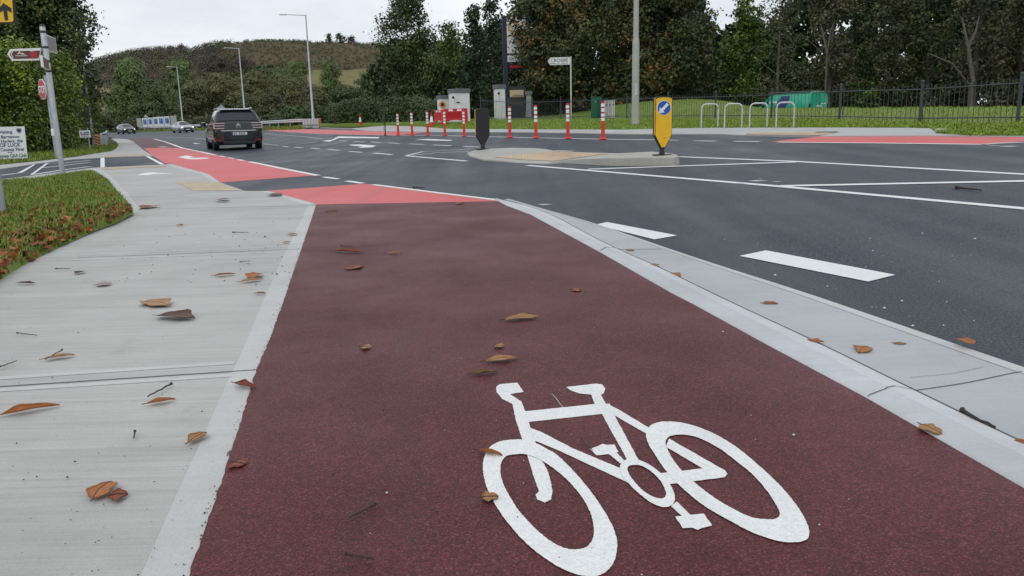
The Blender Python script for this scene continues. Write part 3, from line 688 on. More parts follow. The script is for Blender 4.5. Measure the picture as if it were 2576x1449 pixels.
f = mix(nn, l, .4, noise(nn, l, .035, 8, .75, v), noise(nn, l, .4, 6, .75, v))
l.new(ramp(nn, l, f, [(.36, (.045, .056, .026)), (.46, (.090, .076, .044)), (.54, (.120, .088, .058)), (.64, (.105, .105, .048)), (.72, (.135, .09, .066))]), b.inputs['Base Color']); setp(b, rough=.95, spec=.1)
bump(nn, l, b, noise(nn, l, .5, 5, .7, v), 1.0, .8)
S(mb.build('hill', m, None, True))
def field(name, outline, mat, lift=.5):
    P = [on_hill(*p) for p in outline]; c = sum(P, Vector()) / len(P)
    bm = bmesh.new(); vs = [bm.verts.new(p) for p in P]
    for t in tessellate_polygon([P]): bm.faces.new([vs[i] for i in t])
    bmesh.ops.subdivide_edges(bm, edges=bm.edges[:], cuts=6, use_grid_fill=True); bmesh.ops.triangulate(bm, faces=bm.faces[:])
    for v_ in bm.verts:
        pr = proj(v_.co); v_.co.z = hill_z(pr[0], v_.co.y) + lift
    me = bpy.data.meshes.new(name); bm.to_mesh(me); bm.free(); me.materials.append(mat); return S(link(bpy.data.objects.new(name, me)))
stub = ground_mat('stubble_field', [(.3, (.10, .095, .035)), (.55, (.19, .165, .075)), (.75, (.15, .17, .05))], .12)
stub2 = ground_mat('ploughed_field', [(.3, (.15, .11, .06)), (.55, (.23, .165, .10)), (.75, (.12, .13, .04))], .1)
field('stubble_field', [(780, 186), (840, 181), (900, 178), (985, 180), (1010, 205), (985, 222), (900, 226), (780, 224)], stub)
field('sloping_field', [(150, 222), (236, 216), (300, 222), (310, 250), (300, 297), (240, 300), (150, 300)], stub2)
field('pale_field', [(500, 184), (600, 184), (600, 190), (500, 192)], stub)
# ================================================================== THINGS
def mpp(P): return (Vector(P) - EYE).dot(FW) / F
def facecam(P): return -math.atan2(P.x, P.y)
def island_z(x, y): return base(x, y)
# ---- traffic island
isl = [(1175, 384, .03), (1190, 379, .09), (1211, 374.7, .11), (1283, 372, .11), (1343, 372.3, .10), (1371, 374.5, .06), (1403, 381, .02), (1462, 383, .02), (1530, 385, .04), (1558, 385.6, .08), (1606, 383, .13), (1642, 381.4, .14), (1680, 384.5, .14), (1702, 389, .14), (1708, 394, .14), (1694, 397.4, .14), (1654, 397, .14), (1585, 398, .14), (1510, 398.7, .13), (1455, 401, .09), (1414, 404, .05), (1374, 411, .015), (1300, 407.5, .02), (1218, 400.6, .03), (1182, 391.5, .03)]
ti = thing('traffic_island', 'pale concrete traffic island with buff tactile paving and bollards in the middle of the road', 'traffic island', hit(1440, 392))
o0 = ti.location.copy()
top = []
for px, py, h in isl: top.append(hit(px, py, base, h))
mb = MB(); n = len(top); c = sum(top, Vector()) / n
inn = [p.lerp(c, .06) for p in top]
for p in inn: p.z += .004
mb.add([p - o0 for p in top] + [Vector((p.x, p.y, base(p.x, p.y) - .03)) + (p - c) .normalized() * .025 - o0 for p in top] , [(i, (i + 1) % n, n + (i + 1) % n, n + i) for i in range(n)])
tri = tessellate_polygon([[Vector((p.x, p.y, 0)) for p in top]])
mb.f += [tuple(t) for t in tri]
mb.build('kerb', MT['island'], ti)
def isl_z(x, y):
    return BI.ray_cast(Vector((x, y, 5)), Vector((0, 0, -1)))[0]
BI = BVHTree.FromPolygons([p[:] for p in top], [tuple(t) for t in tri])
tp_ = []
for px, py in [(1242, 396), (1320, 388), (1386, 381.6), (1440, 383), (1534, 387), (1480, 394), (1440, 399.4), (1390, 406), (1310, 402)]:
    h_ = BI.ray_cast(EYE, ray(px, py).normalized())[0] or hit(px, py, base, .02); tp_.append(h_)
mb = MB(); ct = sum(tp_, Vector()) / len(tp_); N_ = 14; vs = []
for i in range(len(tp_)):
    a, b = tp_[i], tp_[(i + 1) % len(tp_)]
    for k in range(6): vs.append(a.lerp(b, k / 6))
nv = len(vs); grid = []
for r_ in range(6):
    for p in vs:
        q = p.lerp(ct, r_ / 5.0 * .98); z = BI.ray_cast(Vector((q.x, q.y, 5)), Vector((0, 0, -1)))[0]
        grid.append(Vector((q.x, q.y, (z.z if z else q.z) + .008)) - o0)
mb.add(grid, [(r_ * nv + i, r_ * nv + (i + 1) % nv, (r_ + 1) * nv + (i + 1) % nv, (r_ + 1) * nv + i) for r_ in range(5) for i in range(nv)])
tpo = mb.build('tactile_paving', MT['buff'], ti)

# ---- keep-left bollards
def body_poly(w, z0, z1, H, arc=.05):
    return [(-.045, z0), (.045, z0), (w / 2, z1), (w / 2, H - arc)] + [(w / 2 * math.cos(a), H - arc + arc * math.sin(a)) for a in (.5, 1.0, 1.57, 2.14, 2.64)] + [(-w / 2, H - arc), (-w / 2, z1)]
def bollard(name, label, loc, rz):
    t = thing(name, label, 'bollard', loc, rz, 'keep left bollards')
    w, H = .42, 1.36
    MB().lathe([(.155, 0), (.155, .02), (.07, .035), (.06, .13), (.05, .17)], 18).box((0, 0, .012), (.42, .2, .02)).build('base', MT['black'], t, True)
    MB().prism(body_poly(w, .15, .46, H), -.01, .07).build('back_shell', MT['black'], t, bevel=.008)
    MB().prism([(-w / 2, .47), (w / 2, .47)] + [(x, z) for x, z in body_poly(w, .15, .47, H - .012) if z > .47], -.075, -.012).build('side_shell', MT['yellow'], t, bevel=.006)
    MB().prism([(x * .985, z) for x, z in body_poly(w, .16, .465, H - .004)], -.086, -.077).build('trim', MT['black'], t)
    fp = MB().prism([(x * .93, z) for x, z in body_poly(w, .19, .47, H - .03)], -.094, -.088).build('front_face', MT['yellow'], t)
    MB().prism(circle(0, 1.09, .168, 32), -.099, -.096).build('sign_rim', MT['signwhite'], fp)
    MB().prism(circle(0, 1.09, .155, 32), -.104, -.101).build('sign_disc', MT['blue'], fp)
    a = [(-.115, -.115), (.015, -.105), (-.022, -.068), (.112, .066), (.066, .112), (-.068, -.022), (-.105, .015)]
    MB().prism([(x, 1.09 + z) for x, z in a], -.109, -.106).build('arrow', MT['signwhite'], fp)
    MB().prism([(.0, .395), (.055, .395), (.055, .41), (.0, .41)], -.097, -.0955).build('maker_mark', MT['textgrey'], fp)
    return t
def isl_at(px, py): return BI.ray_cast(EYE, ray(px, py).normalized())[0] or hit(px, py, base, .13)
p = isl_at(1665, 390.5); b1 = bollard('keep_left_bollard', 'yellow keep left bollard with blue arrow disc at the near end of the island', p, facecam(p) + R(19))
k_ = 145 * mpp(p) / 1.36; b1.scale = (k_, k_, k_)
p = isl_at(1215, 375.5); b2 = copy_tree(b1, p, facecam(p) + R(199), 'dark back of a keep left bollard at the far tip of the island')
k_ = 101 * mpp(p) / 1.36; b2.scale = (k_ * 1.12, k_, k_)
p = hit(969, 341); b3 = copy_tree(b1, p, facecam(p) + R(268), 'keep left bollard seen edge on as a thin dark post beside the far red lane')
k_ = 50 * mpp(p) / 1.36; b3.scale = (k_, k_ * .8, k_)
for ch in children(b3):
    if ch.name.startswith('side_shell'): bpy.data.objects.remove(ch)

# ---- flexible red and white posts
def post():
    t = thing('flexible_post', 'x', 'flexible post', (0, 0, 0), 0, 'red and white flexible posts along the far cycle lane')
    MB().lathe([(.115, 0), (.115, .02), (.085, .045), (.058, .06), (.055, .58)], 14).build('lower_post', MT['orange'], t, True)
    MB().lathe([(.053, .58), (.05, 1.18), (.045, 1.2), (.02, 1.2)], 14).build('upper_post', MT['stopred'], t, True)
    for a, b in ((.585, .685), (.72, .815), (.87, .985), (1.03, 1.13)): MB().lathe([(.05, a), (.0575, a + .001), (.0565, b - .001), (.05, b)], 14).build('reflective_band', MT['refl'], t, True)
    return t
pl = ['red and white post just right of the edge-on bollard, leftmost of its row', 'second red and white post, in front of the dark hedge', 'red and white post just left of the second traffic cone', 'red and white post in front of the left part of the red barrier', 'red and white post in front of the right edge of the red barrier', 'red and white post right of the dark bollard, below the tall hotel sign', 'red and white post in front of the grey pillar', 'red and white post just left of the CROSBIE sign pole', 'red and white post in front of the white cabinets, rightmost of its row']
p0 = None
for (bx, by, ty), lab in zip([(1002, 340.8, 286), (1037, 340.8, 283), (1076.5, 340.8, 280.6), (1119.6, 341, 279.5), (1168, 342.5, 279), (1282.5, 345.6, 269.5), (1348.5, 347.2, 266), (1429, 348.6, 262), (1517, 350.2, 257.5)], pl):
    p = hit(bx, by, base, .012); s_ = (by - ty) * mpp(p) / 1.2
    if p0 is None: p0 = post(); p0.location = p; p0['label'] = lab; t = p0
    else: t = copy_tree(p0, p, random.uniform(0, 3), lab)
    t.scale = (s_ * 1.08, s_ * 1.08, s_); t.rotation_euler.x = random.uniform(-.012, .012); t.rotation_euler.y = random.uniform(-.012, .015)

# ---- traffic cones
def cone():
    t = thing('traffic_cone', 'red and white traffic cone alone on the far footway before the hedge', 'traffic cone', (0, 0, 0), .4, 'traffic cones')
    MB().box((0, 0, .02), (.42, .42, .04)).build('base', MT['barrier'], t, bevel=.02)
    MB().lathe([(.155, .04), (.118, .32)], 18).build('lower_cone', MT['barrier'], t, True)
    MB().lathe([(.119, .32), (.122, .322), (.069, .70), (.066, .70)], 18).build('reflective_sleeve', MT['refl'], t, True)
    MB().lathe([(.066, .70), (.03, .96), (.015, .97)], 18).build('tip', MT['barrier'], t, True)
    return t
t = cone(); p = onv(907, 315.6); t.location = p; s_ = 27.5 * mpp(p) / .97; t.scale = (s_,) * 3
p = onv(1086.5, 319); t = copy_tree(t, p, .7, 'red and white traffic cone at the left end of the red barrier'); s_ = 35.5 * mpp(p) / .97; t.scale = (s_,) * 3

# ---- red plastic barriers
def barrier():
    t = thing('pedestrian_barrier', 'x', 'barrier', (0, 0, 0), 0, 'red plastic barriers')
    W, H = 2.0, 1.0; m = MB()
    def slab_(poly): m.prism(poly, -.022, .022)
    slab_(rrect(-1.0, .80, 1.0, 1.0, .09)); slab_([(-1, .14), (-.8, .12), (-.5, .2), (-.2, .245), (.2, .245), (.5, .2), (.8, .12), (1, .14), (1, .33), (-1, .33)])
    for x in (-1.0, .9): slab_([(x, .33), (x + .1, .33), (x + .1, .8), (x, .8)])
    for k in range(14):
        x = -.86 + k * .132; slab_([(x - .036, .33), (x + .036, .33), (x + .036, .8), (x - .036, .8)])
    m.build('panel', MT['barrier'], t, bevel=.006)
    MB().box((0, .012, .56), (1.7, .012, .44)).build('rear_mesh', MT['barrdark'], t)
    for x in (-.34, .36): MB().box((x, -.027, .9), (.36, .006, .12)).build('reflector', MT['refl'], t)
    for x in (-.8, .8): MB().box((x, 0, .04), (.12, .5, .08)).box((x, 0, .11), (.08, .1, .1)).build('foot', MT['barrier'], t, bevel=.02)
    return t
A = at(1116, 311.5, 57.5); B = at(1177, 310.5, 56); t = barrier(); t['label'] = 'wide red plastic pedestrian barrier with two white reflectors beside the white gate pillar'
def span(t, A, B, hpx):
    c = (A + B) / 2; t.location = (c.x, c.y, min(A.z, B.z)); t.rotation_euler.z = math.atan2(B.y - A.y, B.x - A.x); s_ = hpx * mpp(c); t.scale = ((B - A).length / 2, 1.0, s_)
span(t, A, B, 37)
A2 = at(1094, 311, A.y + 1.9); A2.z = drop(A2.x, A2.y, A.z); t2 = copy_tree(t, (0, 0, 0), 0, 'red plastic barrier angled back at the left of the wide one'); span(t2, A2, A + Vector((-.03, .02, 0)), 35)

# ---- cycle stands
def stand():
    t = thing('cycle_stand', 'x', 'cycle stand', (0, 0, 0), 0, 'steel cycle stands on the verge')
    pts = [(-.285, 0, 0), (-.285, 0, .60)] + [(-.285 + .15 - .15 * math.cos(a), 0, .60 + .15 * math.sin(a)) for a in (.4, .8, 1.2, 1.57)] + [(.285 - .15 + .15 * math.sin(a), 0, .60 + .15 * math.cos(a)) for a in (0, .4, .8, 1.2)] + [(.285, 0, .60), (.285, 0, 0)]
    MB().tube(pts, .026, 10).build('hoop', MT['steel2'], t, True)
    for x in (-.285, .285): MB().lathe([(.06, 0), (.06, .012), (.03, .014)], 12, (x, 0, 0)).build('foot_plate', MT['steel'], t)
    return t
s0 = None
for (xl, xr, yt, yb), lab in zip([(1764.5, 1805, 262.5, 321.5), (1823, 1865, 261.8, 321), (1886, 1928, 260.5, 321), (1953, 1995, 258.5, 321.5)], ['leftmost of four steel cycle stands', 'second from left of four steel cycle stands', 'third from left of four steel cycle stands, below the front of the van', 'rightmost of four steel cycle stands, in front of the green van']):
    p = onv((xl + xr) / 2, yb)
    if s0 is None: s0 = t = stand(); t['label'] = lab
    else: t = copy_tree(s0, p, 0, lab)
    t.location = p; t.rotation_euler.z = facecam(p) + R(4); k_ = mpp(p); t.scale = ((xr - xl) * k_ / .57, 1, (yb - yt) * k_ / .76)

# ---- railings
fen = [Vector((at(px, 300, Y).x, Y, 0)) for px, Y in FEN]
for p in fen: p.z = drop(p.x, p.y)
ft = thing('railing_fence', 'long dark metal railing with ball topped posts across the far grass verge', 'fence', fen[5])
o0 = fen[5]
FPT = [240, 246, 246.5, 244, 242, 236.5, 232.5, 230.5, 224, 212, 204, 184, 160]
tops = []
for p, (px, Y), ty in zip(fen, FEN, FPT):
    h_ = max(1.15, (at(px, ty, Y).z - p.z)); q = p - o0; tops.append(h_)
    MB().box(q + Vector((0, 0, h_ / 2 - .1)), (.07, .07, h_ + .1)).lathe([(.03, h_ - .06), (.055, h_ - .03), (.055, h_), (.02, h_ + .03)], 8, q).tube([q + Vector((.02, .03, h_ * .62)), q + Vector((.35, .5, .05))], .014, 5).build('post', MT['rail'], ft)
for (p, ha), (q, hb) in zip(zip(fen[:-1], tops[:-1]), zip(fen[1:], tops[1:])):
    m = MB(); d = (q - p); L = math.hypot(d.x, d.y); nb = 19; u = Vector((d.x, d.y, 0)) / L; yaw = Matrix.Rotation(math.atan2(u.y, u.x), 3, 'Z')
    for zf in (.80, .10):
        a = p + Vector((0, 0, ha * zf)) - o0; b = q + Vector((0, 0, hb * zf)) - o0
        m.tube([a, b], .021, 6)
    for k in range(1, nb):
        t_ = k / nb; w = p.lerp(q, t_); gz = drop(w.x, w.y, w.z); zt = w.z + (ha + (hb - ha) * t_) * .885
        m.tube([Vector((w.x, w.y, gz - .02)) - o0, Vector((w.x, w.y, zt)) - o0], .0088, 5)
        if Y < 45 or True: m.box(Vector((w.x, w.y, zt)) - o0, (.026, .026, .03))
    m.build('railing_panel', MT['rail'], ft)

# ---- gate pillars, low wall, sign boards of the entrance
def lamp(t, x, y, z): return MB().box((x, y, z), (.05, .12, .2)).tube([(x, y - .05, z), (x - .12, y - .16, z + .02)], .025, 6).lathe([(.05, -.09), (.08, .03), (.02, .06)], 8, (x - .14, y - .18, z)).build('wall_lamp', MT['black'], t)
def pillar(name, label, P, w, d, h, caph, mat, rz, lampx=None, cap=.07):
    t = thing(name, label, 'pillar', P, rz)
    MB().box((0, 0, (h - caph) / 2 - .15), (w, d, h - caph + .3)).build('shaft', mat, t, bevel=.01)
    MB().box((0, 0, h - caph / 2), (w + cap * 2, d + cap * 2, caph)).box((0, 0, h + .015), (w + cap, d + cap, .03)).build('coping', MT['capgrey'], t, bevel=.015)
    if lampx is not None: lamp(t, lampx, -d / 2 - .05, h - caph - .35)
    return t
P = at(1157, 306, 63); P.z = drop(P.x, P.y); k_ = mpp(P); hh = (at(1157, 224.5, 63).z - P.z)
t = pillar('gate_pillar', 'tall white gate pillar with grey coping behind the red barrier', P, 40 * k_, 1.25, hh, 9 * k_, MT['render'], facecam(P) + R(22), -.72)
MB().box((-.35, -.64, .95), (.3, .03, .42)).build('notice', MT['signwhite'], t); MB().box((-.35, -.66, 1.4), (.3, .02, .07)).build('nameplate', MT['black'], t)
P2 = at(1121, 307, 64.2); P2.z = drop(P2.x, P2.y); h2 = at(1121, 241, 64.2).z - P2.z
t = pillar('gate_wall', 'lower white wall with grey coping at the left of the tall gate pillar', P2, 30 * k_, .9, h2, 7.5 * k_, MT['render'], facecam(P2) + R(22)); t['category'] = 'wall'
MB().tube([(-.42, -.47, 1.32), (-.42, -.52, 1.32)], .27, 20).build('life_ring', MT['chev'], t); MB().tube([(-.42, -.521, 1.32), (-.42, -.53, 1.32)], .14, 16).build('ring_centre', MT['black'], col.objects['life_ring'])
P = at(1258, 300, 63); P.z = drop(P.x, P.y); h3 = at(1258, 214, 63).z - P.z
pillar('gate_pillar', 'white gate pillar with grey coping left of the dark sign column', P, 19 * k_, .9, h3, 9 * k_, MT['render'], facecam(P) + R(22), -.22)
P = at(1331, 298, 62.5); P.z = drop(P.x, P.y); h4 = at(1331, 230, 62.5).z - P.z
pillar('gate_pillar', 'grey rendered pillar with dark coping right of the food picture board', P, 13 * k_, .5, h4, 8 * k_, MT['greyrender'], facecam(P))
P = at(1301.5, 300, 62.8); P.z = drop(P.x, P.y)
t = thing('picture_board', 'dark board with a cream food picture between sign column and grey pillar', 'sign', P, facecam(P))
zt = at(1301, 217, 62.8).z - P.z; w = 40 * k_
MB().box((0, 0, zt / 2 - .1), (w, .12, zt + .2)).build('board', MT['black'], t)
MB().box((0, -.075, zt - 32 * k_ * .55), (w * .86, .02, 17 * k_)).build('picture', MT['cream'], t)
pf = MB()
for k in range(9):
    a = R(200 + k * 17.5); pf.prism([(.12 * math.cos(a) * 0, zt - .62), (.52 * math.cos(a) + .05, zt - .62 + .36 * math.sin(a)), (.46 * math.cos(a + .14), zt - .62 + .33 * math.sin(a + .14))], -.1 - k * .002, -.09 - k * .002)
pf.build('picture_print', MT['food'], t)
MB().box((0, -.07, zt - 47 * k_ * .9), (w * .8, .01, 4 * k_)).build('caption_strip', MT['darksteel'], t)
P = at(1274, 300, 69); P.z = drop(P.x, P.y); t = thing('totem_sign', 'tall dark entrance sign with white panels half hidden by the reddish maple', 'sign', P, facecam(P) + R(6))
k_ = mpp(P); Z = lambda py: (at(1274, py, 69).z - P.z); zt = Z(40.5)
MB().box((0, 0, zt / 2 - .1), (10.5 * k_, .34, zt + .2)).build('column', MT['navy'], t); MB().box((59 * k_, 0, zt / 2 - .1), (10.5 * k_, .34, zt + .2)).build('column', MT['navy'], t)
MB().box((29.5 * k_, 0, (zt + Z(175)) / 2), (48 * k_, .2, zt - Z(175))).build('backing', MT['navy'], t)
X0, X1 = 5.6 * k_, 53.4 * k_; xm = (X0 + X1) / 2 - .25
pa = MB().box(((X0 + X1) / 2, -.13, (Z(43) + Z(134.5)) / 2), (X1 - X0, .06, Z(43) - Z(134.5))).build('panel', MT['signwhite'], t)
hexa = lambda r: [(xm + r * math.cos(R(60 * k + 30)), Z(69) + r * math.sin(R(60 * k + 30))) for k in range(6)]
ou, inn_ = hexa(.52), hexa(.36); m = MB(); m.add([(x, -.172, z) for x, z in ou + inn_], [(i, (i + 1) % 6, 6 + (i + 1) % 6, 6 + i) for i in range(6)]); m.build('emblem', MT['gold'], pa)
lettering(pa, [('maldron', xm + .3, Z(94), .46, 1.0, 'CENTER')], MT['textorange'], 'lettering', -.166); lettering(pa, [('H O T E L', xm + .3, Z(101), .17, 1.1, 'CENTER')], MT['textgrey'], 'lettering', -.166)
pb = MB().box(((X0 + X1) / 2, -.13, (Z(140) + Z(156)) / 2), (X1 - X0, .06, Z(140) - Z(156))).build('panel', MT['signwhite'], t); lettering(pb, [('Gift Cards', X0 + .1, Z(152.5), .36, .85, 'LEFT')], MT['textgrey'], 'lettering', -.166)
pc = MB().box(((X0 + X1) / 2, -.13, (Z(158) + Z(174)) / 2), (X1 - X0, .06, Z(158) - Z(174))).build('panel', MT['black'], t); lettering(pc, [('■■■■■■', X0 + .22, Z(171), .24, .8, 'LEFT')], MT['textred'], 'lettering', -.166)

# ---- CROSBIE finger sign
P = onv(1437, 299); t = thing('finger_sign', 'white CROSBIE finger sign on a steel pole on the far verge', 'sign', P, facecam(P) + R(3))
k_ = mpp(P); zt = at(1434, 142, P.y).z - P.z
MB().lathe([(.055, -.1), (.055, zt - .02), (.03, zt)], 12).build('pole', MT['steel2'], t, True)
zs, zb = at(1434, 143.5, P.y).z - P.z, at(1434, 162.5, P.y).z - P.z; x0 = -57 * k_
fg = MB().prism([(-.04, zb), (-.04, zs), (x0 + 6 * k_, zs), (x0, (zs + zb) / 2), (x0 + 6 * k_, zb)], -.02, .02).build('finger', MT['signwhite'], t)
hb = zs - zb
MB().prism([(-.06, zb + .03), (-.06, zs - .03), (x0 + 6.4 * k_, zs - .03), (x0 + .06, (zs + zb) / 2), (x0 + 6.4 * k_, zb + .03)], -.024, -.022).build('border', MT['textgrey'], fg)
MB().prism([(-.075, zb + .045), (-.075, zs - .045), (x0 + 6.6 * k_, zs - .045), (x0 + .085, (zs + zb) / 2), (x0 + 6.6 * k_, zb + .045)], -.028, -.026).build('face', MT['signwhite'], fg)
lettering(fg, [('CROSBIE', x0 + 7 * k_, zb + hb * .40, hb * .62, 1.0, 'LEFT')], MT['textgrey'], 'lettering', -.031)

m = MB()
for k in range(24):
    if k not in (8, 13): m.box((x0 + 7 * k_ + k * 1.85 * k_, -.031, zb + hb * .22), (1.4 * k_, .006, hb * .1))
m.build('small_print', MT['textgrey'], fg)
# ---- big concrete lighting column, cabinets
P = onv(1598, 313.5); t = thing('lighting_column', 'thick weathered concrete pole on the far verge in front of the maples', 'pole', P)
k_ = mpp(P); z1 = at(1596, 97, P.y).z - P.z
MB().lathe([(.0, -.1), (9.8 * k_, -.1), (9.2 * k_, .8), (8.6 * k_, z1 - .35), (8.4 * k_, z1 - .12), (7.0 * k_, z1)], 20).build('lower_shaft', MT['polec'], t, True)
MB().lathe([(6.9 * k_, z1), (5.4 * k_, z1 + 5)], 20).build('upper_shaft', MT['polec'], t, True)
MB().box((0, -8.9 * k_, 1.55), (.12, .04, .5)).build('access_door', MT['steel2'], t)
P = onv(1500.5, 297); t = thing('utility_cabinet', 'tall dark green roadside utility cabinet on the verge', 'utility cabinet', P, facecam(P) + R(14)); k_ = mpp(P); h_ = 50 * k_
MB().box((0, 0, h_ / 2), (25 * k_, 15 * k_, h_)).build('body', MT['cabgreen'], t, bevel=.01); MB().box((0, 0, h_ + .02), (27.5 * k_, 17 * k_, .05)).build('lid', MT['cabgreen'], t, bevel=.01); MB().box((-4 * k_, -7.8 * k_, h_ * .8), (.06, .02, .1)).build('handle', MT['steel'], t); MB().box((3 * k_, -7.6 * k_, h_ * .5), (.012, .012, h_ * .92)).build('door_seam', MT['black'], t)
c0 = None
for x, lab in zip((1524.5, 1533.2, 1542), ('pale grey cabinet next to the green one, leftmost of three', 'middle one of three slim pale grey cabinets', 'pale grey cabinet furthest from the green one, rightmost of three')):
    P = onv(x, 297)
    if c0 is None:
        c0 = t = thing('utility_cabinet', lab, 'utility cabinet', P, facecam(P) + R(6), 'slim pale grey cabinets'); h_ = 41 * k_
        MB().box((0, 0, h_ / 2), (8.3 * k_, 10 * k_, h_)).build('body', MT['cabgrey'], t, bevel=.012); MB().box((0, -5.2 * k_, h_ * .78), (.09, .02, .12)).build('vent', MT['textgrey'], t); MB().box((0, 0, h_ + .02), (9 * k_, 10.6 * k_, .04)).build('lid', MT['cabgrey'], t)
    else: copy_tree(c0, P, facecam(P) + R(6), lab)

# ---- street lamps along the far bend
def lamp_post(P, zt, arm, label):
    t = thing('street_lamp', label, 'street lamp', P, 0, 'slim steel street lamps along the bend')
    MB().lathe([(.19, -.3), (.17, .1), (.16, 1.6), (.135, 1.7), (.07, zt)], 12).build('pole', MT['steel2'], t, True)
    MB().tube([(0, 0, zt - .06), (-arm * .5, 0, zt + .0), (-arm, 0, zt + .06)], .045, 8).build('arm', MT['steel2'], t, True)
    MB().box((-arm - .35, 0, zt + .07), (.8, .3, .1)).build('lantern', MT['steel2'], t, bevel=.03)
    return t
for (bx, tx, ty, Y, arm, lab) in ((788.5, 770, 37, 91, 2.1, 'tallest street lamp, standing behind the guard rail end with chevrons'), (617.5, 604, 121, 130, 1.6, 'street lamp rising behind the dark people carrier'), (459.5, 446, 168, 175, 1.5, 'farthest street lamp, behind the silver car')):
    b_ = at(bx, 305, Y); P = Vector((b_.x, b_.y, base(b_.x, b_.y) + .1)); lamp_post(P, at(tx, ty, Y).z - P.z, arm, lab)

# ---- guard rails
def rail(name, label, pts, n_posts, bh=.31, zc=.6, plate=None):
    t = thing(name, label, 'guard rail', pts[0]); o = Vector(pts[0])
    m = MB(); W = [Vector(p) - o for p in pts]
    def sweep(z, r):
        m.tube([w + Vector((0, 0, z)) for w in W], r, 8)
    sweep(zc + bh * .28, bh * .24); sweep(zc - bh * .28, bh * .24); sweep(zc, bh * .12)
    m.build('beam', MT['steel2'], t, True)
    L = sum((b - a).length for a, b in zip(W[:-1], W[1:])); k = 0; acc = 0
    for a, b in zip(W[:-1], W[1:]):
        ll = (b - a).length; nn_ = max(1, int(ll / (L / n_posts)))
        for i in range(nn_):
            q = a.lerp(b, i / nn_); MB().box(q + Vector((.03, .16, zc / 2 - .1)), (.1, .14, zc + .4)).build('post', MT['steel'], t)
    return t
def chevron_plate(parent, c, w, h, rz, flip=1):
    m = Matrix.Rotation(rz, 3, 'Z'); pl_ = MB().box(c, (w, .03, h), m).build('chevron_plate', MT['chev'], parent); mb = MB()
    for k in range(4):
        z0 = -h / 2 + h * (k + .15) / 4.3
        poly = [(-w / 2, z0 + flip * h * .09), (w / 2, z0 - flip * h * .09), (w / 2, z0 - flip * h * .09 + h * .11), (-w / 2, z0 + flip * h * .09 + h * .11)]
        poly = [(x, max(-h / 2, min(h / 2, z))) for x, z in poly]
        vs = [m @ Vector((x, y, z)) + Vector(c) for y in (-.022, -.018) for x, z in poly]
        mb.add(vs, [(0, 1, 2, 3), (4, 5, 6, 7), (0, 1, 5, 4), (1, 2, 6, 5), (2, 3, 7, 6), (3, 0, 4, 7)])
    mb.build('stripe', MT['black'], pl_)
gpts = []
for px, py, Y in ((762, 318.5, 88), (700, 320.5, 97), (637, 323, 108), (560, 324, 124), (480, 326, 142), (400, 328, 160), (340, 329.5, 176), (240, 331, 190), (120, 334, 200)):
    q = at(px, py, Y); gpts.append(Vector((q.x, q.y, q.z)))
for q in gpts: q.z = min(q.z, base(q.x, q.y) + .25)
gr = rail('guard_rail', 'long steel guard rail sweeping round the outside of the far bend', gpts, 40, .36, .66)
e = gpts[0]; 
t = thing('guard_rail_terminal', 'grey guard rail end block with chevron plate below the tallest lamp', 'guard rail end', e, facecam(e) - R(18)); k_ = mpp(e)
MB().box((21 * k_, 0, .5), (41 * k_, .25, 15 * k_)).box((21 * k_, .05, .1), (40 * k_, .12, .5)).build('block', MT['steel2'], t, bevel=.02)
for k in range(5): MB().box((5 * k_ + k * 8 * k_, -.14, .5), (.03, .04, 14 * k_)).build('rib', MT['steel'], t)
chevron_plate(t, (45 * k_, -.1, .5), 7 * k_, 16 * k_, R(14), -1)
# near end of the left guard rail
gl = [hit(258, 368.5), hit(264, 362), hit(268, 354), hit(270, 348), hit(271, 343.5)]
t = rail('guard_rail', 'short steel guard rail leading off behind the striped end plate on the left verge', gl, 6, .34, .62)
e = gl[0]; t = thing('guard_rail_terminal', 'grey guard rail end with orange and black striped plate at the left verge', 'guard rail end', e, facecam(e)); k_ = mpp(e)
MB().box((-1 * k_, .3, 15 * k_), (27 * k_, .5, 26 * k_)).build('block', MT['steel'], t, bevel=.03); MB().box((-1 * k_, .3, 29.5 * k_), (25 * k_, .4, 4 * k_)).build('cap', MT['darksteel'], t, bevel=.02)
chevron_plate(t, (-10.5 * k_, -.02, 15.5 * k_), 13 * k_, 29 * k_, R(3), 1)
MB().box((8 * k_, .3, .05), (.2, .2, .5)).build('foot', MT['darksteel'], t)

# ---- poster boards by the far bend, sign backs
pb0 = None
for k, (x0, x1, ytop, ybot) in enumerate([(346, 356.8, 298, 319), (359.7, 371.2, 297.5, 318.6), (373.4, 384.7, 296.5, 318), (386.5, 399, 295.2, 317.5), (400, 413, 294.2, 317), (415, 428, 293.2, 316.4), (431, 445, 291.6, 316)]):
    Y = 168 - k * 1.2; P = at((x0 + x1) / 2, ybot, Y); k_ = mpp(P); h_ = (ybot - ytop) * k_; w = (x1 - x0) * k_
    lab = ['plain pale poster board, leftmost of the row beside the bend', 'blue printed poster board next to the leftmost plain board', 'third poster board from the left by the bend', 'middle poster board of seven by the bend', 'fifth poster board from the left by the bend', 'sixth poster board from the left, strongest blue print', 'plain pale poster board, rightmost of the row, behind the silver car'][k]
    P.z -= .5; t = thing('poster_board', lab, 'poster board', P, facecam(P) + R(10), 'poster boards beside the far bend')
    MB().box((0, 0, h_ / 2 + .5), (w, .06, h_)).build('board', MT['posterback'] if k in (0, 6) else MT['signwhite'], t)
    if k not in (0, 6): MB().box((0, -.045, h_ * .55 + .5), (w * .72, .02, h_ * .6)).build('print', MT['panelblue'], t); MB().prism([(-w * .12, h_ * .3 + .5), (w * .16, h_ * .3 + .5), (.06 * w, h_ * .8 + .5)], -.075, -.06).build('print', MT['blue'], t)
    for x in (-w * .35, w * .35): MB().box((x, .06, .2), (.07, .07, 1.0)).build('post', MT['darksteel'], t)
